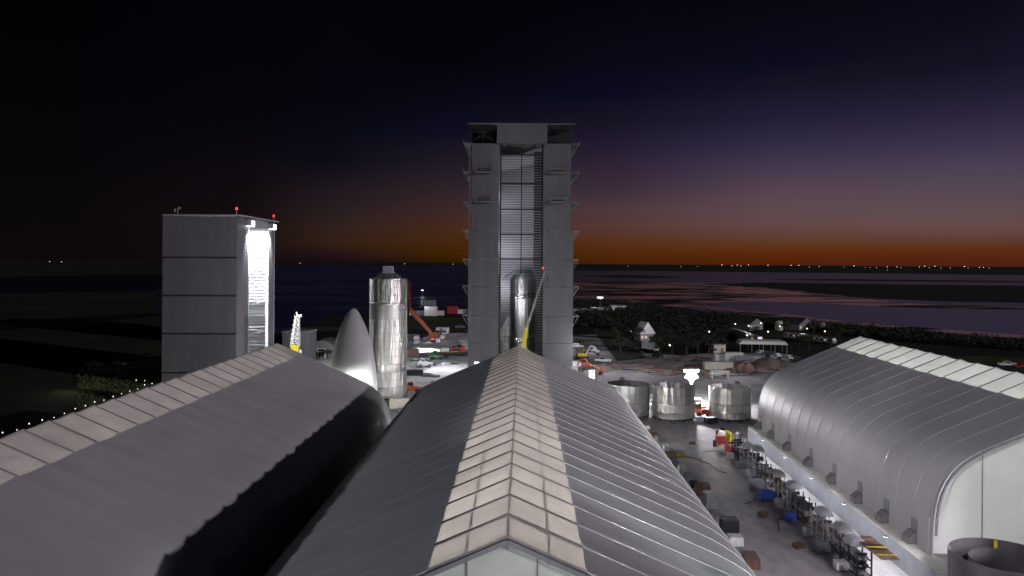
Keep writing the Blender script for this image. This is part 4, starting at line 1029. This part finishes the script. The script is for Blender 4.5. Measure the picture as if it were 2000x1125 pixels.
tarp_load(tuple(G(1524, 972)), R(-10), 'smaller blue tarpaulin heap tucked by the racks', 'blue', 1.6, 1.4, 1.2)
ysheet = thing('sheet_stack', 'leaning yellow sheets at the far end of the lane racks', 'sheets', tuple(G(1424, 864)), ya)
MB().prism([(-.6, 0), (.5, 0), (.3, 1.9), (-.1, 1.9)], 'y', -1.8, 1.8).build('sheets', 'yellow', ysheet); MB().box(-.7, -1.9, 0.0, .7, -1.82, .5).build('stop', 'steel_dark', ysheet)
drum(tuple(G(1401, 850)), 'dark drum at the lane end, left of the white bag', 'steel_dark')
drum(tuple(G(1411, 846)), 'dark drum farthest down the lane by the container corner', 'steel_dark', .4, 1.0)
drum(tuple(G(1396, 872)), 'dark drum standing free left of the red crate', 'steel_dark', .35, 1.1)
tarp_load(tuple(G(1411, 853)), 0, 'white bag between the two far dark drums', 'white', 1.6, 1.4, 1.2)
# left edge of the lane: gear along the middle tent
items = [(1262, 838, 'white', 1.2, 1.2, .7), (1276, 856, 'rust', 1.4, 2.2, .9), (1290, 862, 'grey', 1.5, 2.0, 1.0), (1301, 880, 'white', .9, 2.0, .9), (1312, 892, 'brown', 1.6, 1.4, .6), (1330, 893, 'yellow', .9, .8, .5),
 (1318, 908, 'container', 1.1, 1.6, .9), (1332, 925, 'white', 1.0, 2.6, 1.2), (1345, 934, 'container', .9, 1.2, .8), (1356, 950, 'steel_dark', 1.3, 2.2, .6), (1372, 966, 'rust', 2.0, 2.4, 1.5), (1386, 992, 'galv', 1.6, 2.0, 2.1),
 (1405, 1020, 'grey', 1.2, 1.2, 1.0), (1424, 1046, 'steel_dark', 2.0, 1.7, 2.1), (1436, 1068, 'white', 1.6, 1.6, 1.3), (1448, 1090, 'grey', 1.2, 2.0, .9), (1466, 1105, 'rust', 1.5, 2.6, 1.2)]
where = ['farthest along the middle tent wall', 'second farthest along the middle tent wall', 'third farthest along the middle tent wall', 'just before the first bend of the tent silhouette', 'beside the small yellow one', 'small and bright, out on the floor', 'past the yellow crate', 'long and bright against the tent wall', 'beyond the long bright one', 'low and flat on the floor', 'large, halfway along the tent wall', 'tall, next to the halfway one', 'between the tall one and the big dark one', 'biggest, boxy and tall by the tent wall', 'right before the biggest dark one', 'second nearest the camera', 'nearest the camera by the tent wall']
cn = {'white': 'white', 'rust': 'rusty', 'grey': 'grey', 'brown': 'wooden', 'yellow': 'yellow', 'container': 'pale grey', 'steel_dark': 'dark', 'galv': 'steel'}
for (px, py, m_, w, dd, h), wh in zip(items, where):
    crate(tuple(G(px, py)), R(rnd.uniform(-10, 10)), cn[m_]+' crate at the left lane edge, '+wh, m_, w, dd, h, 'crates at the left lane edge')
# step ladders between the rings
ld = thing('stair_tower', 'narrow dark stair tower between the two left steel rings', 'stair tower', (30.4, 167, 0))
mb = MB()
for x in (-.5, .5):
    for y in (-.6, .6): mb.box(x-.06, y-.06, 0, x+.06, y+.06, 6.6)
mb.build('post', 'steel_dark', ld); mb = MB()
for k in range(7): mb.box(-.5, -.6, .8+k*.9, .5, .6, .88+k*.9)
for k in range(6): mb.tube((-.4, -.5*(-1)**k, .9+k*.9), (.4, .5*(-1)**k, 1.8+k*.9), .06, n=4)
mb.build('landing', 'galv', ld)

# ================================================================== DEBRIS, SCRAP, DIRT
def heap(px, py, label, w, d, h, mat, name='dirt_pile', cat='dirt pile'):
    n = 13; rr = random.Random(px*7+py); vs = []
    for j in range(n):
        for i in range(n):
            u, v = i/(n-1)*2-1, j/(n-1)*2-1; r = min(1, math.hypot(u, v)); z = h*(1-r)**.8*(1+rr.uniform(-.25, .25)) if r < 1 else 0
            vs.append((u*w/2, v*d/2, z))
    o = MB().add(vs, [(j*n+i, j*n+i+1, (j+1)*n+i+1, (j+1)*n+i) for j in range(n-1) for i in range(n-1)]).build(name, mat, smooth='all', loc=G(px, py)+Vector((0, 0, .01)))
    return tag(o, label, cat, 'heaps in the right yard')
heap(1173, 720, 'reddish heap left of the road mouth', 10, 8, 1.8, 'dirt'); heap(1196, 716, 'small reddish heap close to the road', 6, 6, 1.4, 'dirt')
heap(1265, 712, 'wide pale heap right of the road', 14, 10, 1.5, 'dirt'); heap(1310, 716, 'pale dirt heap left behind the light tower', 16, 10, 1.8, 'dirt'); heap(1500, 715, 'pale dirt heap in front of the parked cars', 16, 12, 3.0, 'dirt')
heap(1532, 716, 'low dirt heap right of the pale one near the right tent', 12, 12, 2.0, 'dirt'); heap(1380, 716, 'dirt heap left of the beige flat box', 12, 9, 1.6, 'dirt')
rnd = random.Random(77)
ws = ['left', 'centre', 'right']
def scrap(px, py, label, n, sp, L_, mats=('galv', 'rust', 'brown', 'grey')):
    p = G(px, py); t = thing('scrap_stack', label, 'steel stock', tuple(p), R(rnd.uniform(-20, 20)), 'steel stock laid out in the yard')
    for m_ in mats[:rnd.choice((2, 3))]:
        mb = MB()
        for k in range(n):
            x, y, z = rnd.uniform(-sp, sp), rnd.uniform(-sp*.6, sp*.6), rnd.uniform(.05, .7); a = rnd.gauss(0, .25)
            l = L_*rnd.uniform(.5, 1); mb.tube((x-l*math.cos(a)/2, y-l*math.sin(a)/2, z), (x+l*math.cos(a)/2, y+l*math.sin(a)/2, z+.05), rnd.uniform(.1, .3), n=5)
        mb.build('bars', m_, t)
for i, (px, py, desc) in enumerate(((1250, 722, 'below the wide pale heap'), (1285, 728, 'left of the brightest scrap'), (1308, 731, 'gleaming, left of the blazing light tower'), (1335, 722, 'just behind the blazing light tower'), (1372, 728, 'right behind the blazing light tower'), (1395, 732, 'right of the light tower, near the white table frame'), (1425, 733, 'right of the white table frame'), (1440, 722, 'before the row of site boxes'), (1482, 728, 'right of the rusty tanks'), (1510, 724, 'below the pale heap'), (1225, 716, 'at the right edge of the road'), (1330, 704, 'at the edge of the dark trees'), (1360, 700, 'in the dark, left of the small pale shed'), (1150, 727, 'close to the tallest building foot on the right'))):
    scrap(px, py, 'loose steel bars and timber, '+desc, 7, 4.2, 6)
for i, (px, py, desc) in enumerate(((820, 705, 'in the left yard, below the bright patch'), (838, 712, 'left of the telehandler'), (880, 712, 'under the long red boom'), (836, 735, 'dark, in the middle of the left yard'))):
    scrap(px, py, 'scattered dark stock, '+desc, 5, 2.6, 3, ('steel_dark', 'galv', 'rust'))
tf = thing('work_table', 'bright white table frame right of the blazing light tower', 'table', tuple(G(1406, 739)))
MB().box(-2.6, -1, 2.0, 2.6, 1, 2.2).build('table_top', 'white', tf)
for x in (-2.4, 2.4):
    for y in (-.85, .85): MB().box(x-.1, y-.1, 0, x+.1, y+.1, 1.99).build('leg', 'white', tf)
cone = thing('traffic_cone', 'orange road cone alone on the left yard floor', 'cone', tuple(G(844, 755)))
MB().lathe([(.55, .05), (.12, 1.6), (.01, 1.62)], 16).build('body', 'orange', cone); MB().box(-.6, -.6, 0, .6, .6, .05).build('base', 'black', cone); MB().lathe([(.37, .7), (.27, 1.02)], 16).build('band', 'white', cone)

# ================================================================== LIGHTS
GREEN = (.88, 1, .92)
bt = flood_tower('blazing light tower between the two right steel rings', (43.1, 184, 0), 7.6, 9000, None, GREEN, head=2.0)
for sx, zz, rr_ in ((-.75, 7.0, .5), (.75, 7.0, .5), (0, 7.0, .42), (-.4, 6.2, .48), (.4, 6.2, .48), (0, 5.5, .42), (-1.3, 6.5, .32), (1.3, 6.5, .32), (0, 4.8, .3)):  # extra heads, clustered to mimic the tower's round glare
    h = MB().tube((sx, .15, zz), (sx, -.2, zz), rr_*.7, rr_, n=16); hh = h.build('lamp_head', 'grey', bt, smooth=True); MB().tube((sx, -.2, zz), (sx, -.26, zz), rr_*1.02, n=16).build('lens', 'lamp', hh)
lamp('SPOT', (43.1, 183, 7.5), 42000, (1, .97, 1), .6, (43, 176, 0), 158, .25, name='lamp_light')
lamp('SPOT', (43.1, 185, 7.5), 9000, GREEN, .6, (43, 200, 0), 150, .25, name='lamp_light')
flood_tower('light tower left of the tallest building foot, hidden behind the middle tent roof', (-8.5, 205, 0), 6.5, 4200, (-5, 238, 3), (.95, 1, .85), 110, head=1.5)
flood_tower('light tower at the foot of the nose cone', (-28.0, 134, 0), 5.5, 60000, (-29, 146, 8), (.97, 1, .9), 75, head=.8)
flood_tower('light tower before the arched shelter right of the yellow mast', tuple(G(597, 706)), 2.6, 2500, None, (1, .95, .85), head=.8)
flood_tower('distant star-like floodlight over the pale low buildings', tuple(G(1172, 609)), 9.5, 9000, None, (.9, .92, 1), head=2.2)
flood_tower('small distant lamp mast behind the orange crane', tuple(G(825, 582)), 7.0, 5000, None, (.75, 1, .85), head=1.3)
flood_tower('added fill light tower behind the far end of the middle tent, near the left ring', (15, 143, 0), 6.5, 7000, None, (1, .98, .95), head=1.0, size=1.0)  # unseen, added for light streaks on the steel rings
flood_tower('added fill light tower behind the middle tent, below the steel cylinder', (-19, 148, 0), 4.6, 7000, None, (1, .98, .93), head=1.0, size=1.0)  # unseen, added for light streaks on the steel tank
flood_tower('added fill light tower behind the left tent, left of the nose cone', (-47, 150, 0), 4.6, 9000, None, (1, 1, .97), head=1.0, size=1.0)  # unseen, added for more light on the steel from the left
# fill light masts added around the camera, outside the picture
def mast(label, loc, hgt, energy, aim, color, angle, size=.8):
    t = thing('fill_light_mast', label, 'light mast', loc, 0, 'added fill light masts')
    MB().tube((0, 0, 0), (0, 0, hgt), .35, .15, n=10).build('mast', 'galv', t)
    MB().box(-1.4, -.3, hgt-.2, 1.4, .3, hgt+1.0).build('lamp_head', 'grey', t)
    l = lamp('SPOT', (loc[0], loc[1], hgt+.4), energy, color, size, aim, angle, .6); l.parent = t; l.matrix_parent_inverse = Matrix.Translation(loc).inverted()
    return t
mast('tall added fill light mast far left of the tents', (-125, 12, 0), 43, 410000, (-8, 72, 14), (.84, .89, 1), 48)
mast('added fill light mast at the near end of the lane', (31, 22, 0), 21, 70000, (14, 72, 13), GREEN, 54)
mast('low added fill light mast beside the middle tent', (28, 38, 0), 18, 15000, (13, 56, 13), GREEN, 80)
mast('added fill light mast right of the lane before the right tent', (46, 62, 0), 16, 105000, (31, 94, 0), (1, .93, 1), 66)
tm = mast('tallest added fill light mast behind and left of the camera', (-62, -22, 0), 60, 620000, (50, 84, 13), (1, .93, 1), 20)
for aim_ in ((52, 106, 13), (50, 140, 13)):
    l = lamp('SPOT', (-62, -22, 60.5), 800000, (1, .93, 1), .8, aim_, 19, .6, parent=tm)
mast('added fill light mast before the middle tent gable', (6, 8, 0), 16, 52000, (0, 38, 17), GREEN, 70)
mast('added fill light mast before the right tent gable', (64, 50, 0), 12, 55000, (60, 81, 9), GREEN, 130)
# road lamps left below
LR = [(5,842.7),(33,834.5),(57,825.6),(82.5,817.8),(105.6,810.7),(126,802.8),(147,795.7),(167,790.4),(185,783.6),(203,778),(221,771.6),(237.5,766),(253.5,761),(269,755.5),(282.7,750),(297,746.7),(266,740.6),(283,740)]
r0 = None
for k, (px, py) in enumerate(LR):
    p = G(px, py, 1.6); p.z = 0
    lab = 'glowing bollard lamp beyond the left tent, number %d from the left edge of the row' % (k+1) if k < 16 else ('left' if k == 16 else 'right')+' one of two glowing lamps set apart on the lit grass by the low tower'
    if r0 is None:
        r0 = thing('bollard_lamp', lab, 'lamp', p, 0, 'bollard lamps beyond the left tent')
        MB().tube((0, 0, 0), (0, 0, 1.35), .07, n=8).build('post', 'steel_dark', r0)
        MB().lathe([(.02, 1.35), (.1, 1.38), (.13, 1.5), (.09, 1.6), (.02, 1.64)], 12).build('globe', 'lamp_soft', r0, smooth=True)
        MB().lathe([(.15, 1.65), (.02, 1.74)], 12).build('cap', 'steel_dark', r0)
        o = r0
    else: o = dup(r0, p, 0, lab, 'bollard lamps beyond the left tent' if k < 16 else 'lamps on the lit grass')
    o.scale = (rnd.uniform(.7, 1.0),)*3
    l = lamp('POINT', (0, 0, 1.56), 7 if k < 12 else 26, (1, .92, .7), .22); l.parent = o
lamp('POINT', (-112, 196, 4), 500, (1, .95, .6), 1, name='grass_light')
# little lights of the village and the far shore
f0 = None
def small_lamp(p, h, s, label, group, col='lamp_far', cat='lamp'):
    global f0
    if f0 is None:
        f0 = thing('distant_lamp', label, cat, p, 0, group)
        MB().tube((0, 0, 0), (0, 0, 4), .05, n=5).build('post', 'steel_dark', f0); MB().lathe([(.02, 4), (.3, 4.1), (.36, 4.35), (.2, 4.6), (.02, 4.66)], 10).build('globe', col, f0, smooth=True); o = f0
    else: o = dup(f0, p, 0, label, group)
    o.scale = (s,)*3; return o
rnd = random.Random(5)
for q_, px in enumerate([1226,1330,1362,1410,1430,1440,1447,1462,1500,1545,1560,1581,1600,1648,1668,1690,1700,1712,1733,1752,1760,1796,1806,1815,1826,1838,1856,1884,1891,1913,1921,1932]):
    d_ = 6200; s_l = rnd.choice((4, 5.5, 7)) if px > 1370 else 3.5
    small_lamp(((px-1000)/F*d_, d_, .1), 4, s_l, 'tiny town light on the far shore, number %d of the string' % (q_+1), 'town lights on the far shore')
for (px, py), w_ in zip(((97, 507.5), (120, 507.5), (586, 511), (790, 513), (885, 514)), ('outermost left', 'beside the outermost', 'above the yellow mast', 'above the orange crane', 'nearest the tallest building')):
    small_lamp(((px-1000)/F*6200, 6200, .1), 4, 5.0, 'tiny light on the dark left horizon, '+w_, 'lights on the dark left horizon')
small_lamp(tuple(G(1733, 531)), 4, 2.2, 'single brighter light over the far water with its reflection', 'lights over the water')
for px, py, lab in ((1436, 648, 'lamp left of the left village house'), (1462, 652, 'lamp before the left village house'), (1486, 646, 'lamp between the two village houses, left'), (1523, 653, 'lamp under the pale water tank'), (1576, 658, 'lamp right of the right village house'), (1611, 664, 'bright lamp at the end of the right trailer row'), (1459, 673, 'lamp at the end of the left trailer row'), (1385, 665, 'lone lamp in the dark trees'), (1308, 695, 'bright lamp near the dark pickup by the trees'), (1232, 664, 'lamp left of the lit cabin'), (1245, 664, 'lamp just left of the lit cabin'), (1268, 661, 'lamp right of the lit cabin'), (1500, 665, 'lamp between the trailer rows')):
    small_lamp(tuple(G(px, py)), 4, .9, lab, 'village lamps')
for px, py, e, h in ((1465, 655, 700, 8), (1570, 655, 700, 8), (1258, 668, 500, 7), (1490, 700, 1500, 9), (1150, 690, 1600, 9), (1440, 740, 1500, 9), (1250, 735, 1200, 9), (870, 722, 13000, 9), (1150, 730, 4000, 7), (905, 650, 900, 9), (840, 668, 1500, 8), (830, 618, 800, 8)):
    p = G(px, py); lamp('POINT', (p.x, p.y, h), e, (.95, .93, 1), .6, name='yard_fill_light')  # unseen fill lights without fixtures, added to brighten yard and village
p = G(822, 684); lamp('SPOT', (p.x, p.y, 12), 60000, (1, .98, 1), .5, (p.x, p.y+.1, 0), 70, .3, name='yard_fill_light')  # unseen spot without a fixture, makes the bright patch of ground
# dark planes / cars row left behind the left tent
ap = None
for k, (px, py, rz_, lab) in enumerate(((184, 716, 8, 'grey parked car on dark ground, leftmost of three'), (232, 714, -20, 'grey parked car on dark ground, second of three'), (290, 699, -10, 'grey parked car nearest the low tower building'))):
    car(px, py, lab, 'car_grey', 'car', R(rz_), 'cars on the dark ground at left')
for px, py in ((184, 718), (225, 716), (286, 703)):
    p = G(px, py); lamp('POINT', (p.x+3, p.y-4, 4), 45, (.9, .95, 1), .4, name='yard_fill_light')  # added bare fill so the dark cars show

# ================================================================== VEGETATION
def leaf_clump(mb, c, r, n, rr, ls=.5, flat=.75):
    for _ in range(n):
        a = rr.uniform(0, 6.283); u = rr.uniform(-.35, 1); q = math.sqrt(max(0, 1-u*u)); k = rr.uniform(.55, 1.05)
        p = Vector((c[0]+r*k*q*math.cos(a), c[1]+r*k*q*math.sin(a), c[2]+r*flat*k*u))
        d1 = Vector((rr.gauss(0, 1), rr.gauss(0, 1), rr.gauss(0, 1))).normalized()*ls; d2 = Vector((rr.gauss(0, 1), rr.gauss(0, 1), rr.gauss(0, 1))).normalized()*ls*.7
        mb.add([p-d1, p+d2, p+d1], [(0, 1, 2)])
rr = random.Random(99)
# scrub mass between the yard and the lagoon
mb = MB()
def in_poly(x, y, P):
    c = False
    for (x0, y0), (x1, y1) in zip(P, P[1:]+P[:1]):
        if (y0 > y) != (y1 > y) and x < (x1-x0)*(y-y0)/(y1-y0)+x0: c = not c
    return c
regions = [([(1122, 612), (1190, 606), (1300, 606), (1380, 618), (1430, 634), (1410, 684), (1330, 690), (1300, 685), (1262, 664), (1215, 650), (1180, 640), (1122, 640)], 900),
           ([(1380, 614), (1560, 634), (1700, 648), (1850, 660), (2080, 678), (2080, 690), (1850, 674), (1690, 660), (1600, 648), (1480, 636), (1400, 628)], 700),
           ([(1122, 590), (1180, 588), (1290, 599), (1290, 612), (1122, 606)], 200)]
for P, n in regions:
    xs = [p[0] for p in P]; ys_ = [p[1] for p in P]; k = 0; Q = [tuple(G(*p)[:2]) for p in P]
    X0, X1, Y0, Y1 = min(q[0] for q in Q), max(q[0] for q in Q), min(q[1] for q in Q), max(q[1] for q in Q)
    while k < n:
        x, y = rr.uniform(X0, X1), rr.uniform(Y0, Y1)
        if not in_poly(x, y, Q): continue
        k += 1; r = rr.uniform(2.0, 5.0)*(.6 if rr.random() < .5 else 1)
        leaf_clump(mb, (x, y, r*.25), r, 46, rr, .75)
kind(mb.build('scrub', 'leaf'), 'stuff')['label'] = 'dark scrub between yard and lagoon'
# single trees
def tree(px, py, hgt, label, leafm='leaf'):
    p = G(px, py); t = thing('scrub_tree', label, 'tree', tuple(p), rr.uniform(0, 6), 'trees round the yard and village')
    tk = MB(); tk.tube((0, 0, 0), (.2, .1, hgt*.45), .28, .18, n=7)
    cs = []
    for k in range(5):
        a = k*1.26+rr.random(); e = Vector((math.cos(a)*hgt*.28, math.sin(a)*hgt*.28, hgt*rr.uniform(.6, .85))); tk.tube((.2, .1, hgt*.42), e, .13, .05, n=5); cs.append(e)
    tk.build('trunk', 'bark', t); cr_ = MB()
    for e in cs+[Vector((0, 0, hgt*.9))]: leaf_clump(cr_, e, hgt*rr.uniform(.2, .3), 130, rr, .32)
    cr_.build('crown', leafm, t); return t
for px, py, h, lab in ((1212, 690, 6, 'bushy tree at the right edge of the road bend'), (1228, 678, 7, 'dark tree behind the road bend'), (1244, 672, 7, 'dark tree left of the lit cabin'), (1288, 690, 6.5, 'olive tree right of the white trailer box'), (1297, 684, 8, 'dark tree behind the olive one'), (1312, 690, 6, 'small tree by the bright lamp'), (1340, 694, 7, 'tree at the yard edge behind the light tower, left'), (1362, 693, 8, 'tree at the yard edge behind the light tower, centre'), (1384, 692, 7, 'tree at the yard edge behind the light tower, right'), (1200, 672, 6, 'tree on the left verge of the road'), (1478, 664, 6, 'tree between the trailer rows'), (1535, 652, 6, 'tree left of the right village house'), (1590, 652, 6, 'tree right of the right village house'), (1440, 640, 6, 'tree left of the left village house'), (1580, 684, 6, 'tree just left of the right tent tip'), (1560, 682, 5, 'tree behind the parked car rows'), (1622, 680, 7, 'tree touching the tip of the right tent'), (1640, 668, 6, 'tree behind the tip of the right tent'), (606, 700, 3.5, 'lit bush left of the arched shelter'), (612, 703, 3, 'low bush before the arched shelter'), (640, 701, 3, 'bush right of the arched shelter doorway')):
    tree(px, py, h, lab, 'leaf2' if h < 6.6 else 'leaf')
# skyline bushes along the lagoon shore
mb = MB()
for k in range(260):
    t_ = k/259; px = 1150+900*t_; py = 592+ (86*t_)+rr.uniform(-1, 3); p = G(px, py)
    leaf_clump(mb, (p.x, p.y, .6), rr.uniform(1.4, 3.2), 40, rr, .7)
kind(mb.build('shore_scrub', 'leaf'), 'stuff')['label'] = 'dark bushes along the lagoon shore'
# grass tufts left
mb = MB()
for k in range(1500):
    p = G(rr.uniform(150, 330), rr.uniform(722, 800)); r = rr.uniform(.3, 1.0)
    for q in range(5):
        a = rr.uniform(0, 6.28); mb.add([(p.x+math.cos(a)*.15, p.y+math.sin(a)*.15, 0), (p.x-math.cos(a)*.15, p.y-math.sin(a)*.15, 0), (p.x+rr.gauss(0, .3), p.y+rr.gauss(0, .3), r)], [(0, 1, 2)])
kind(mb.build('grass', 'leaf2'), 'stuff')['label'] = 'rough grass lit yellow beside the low tower building'

# hoses, pallets and small gear scattered on the lane and yard floor
rnd = random.Random(44)
gear = [(1385, 905), (1420, 925), (1455, 985), (1392, 1075), (1520, 1040), (1555, 1090), (1410, 880), (1345, 862), (1360, 880), (1470, 1060)]
hw_ = ['orange', 'black', 'black', 'grey', 'black', 'grey', 'orange', 'black', 'grey', 'black']
for i, (px, py) in enumerate(gear[:5]):
    p = G(px, py); mb = MB(); a = rnd.uniform(0, 6); pts = [Vector((0, 0, .06))]
    for k in range(26):
        a += rnd.uniform(-.5, .5); pts.append(pts[-1]+Vector((math.cos(a)*.35, math.sin(a)*.55, 0)))
    o = mb.path(pts, .05, 5).build('hose', hw_[i], loc=p, smooth=True)
    tag(o, hw_[i].replace('grey', 'pale')+' hose snaking over the lane floor, '+['farthest but one', 'out in the middle of the lane', 'left of the blue tarpaulins', 'nearest the middle tent', 'right before the middle racks'][i], 'hose', 'hoses on the lane floor')
for i, (px, py, n_, lab) in enumerate(((1352, 868, 3, 'low pallet stack near the far end of the lane'), (1490, 1010, 5, 'pallet stack in front of the middle racks'), (1560, 1070, 4, 'pallet stack in front of the near racks'), (1215, 742, 6, 'pallet stack behind the left steel ring'), (1402, 752, 5, 'pallet stack below the white table frame'), (1440, 748, 4, 'pallet stack below the rusty tanks'))):
    t = thing('pallet_stack', lab, 'pallets', tuple(G(px, py)), R(rnd.uniform(-40, 40)), 'pallet stacks'); mb = MB()
    for k in range(n_):
        z = k*.15
        for q in range(5): mb.box(-.6, -.5+q*.21, z+.1, .6, -.37+q*.21, z+.125)
        for x in (-.55, 0, .47): mb.box(x, -.5, z, x+.08, .47, z+.098)
    mb.build('pallets', 'brown', t)
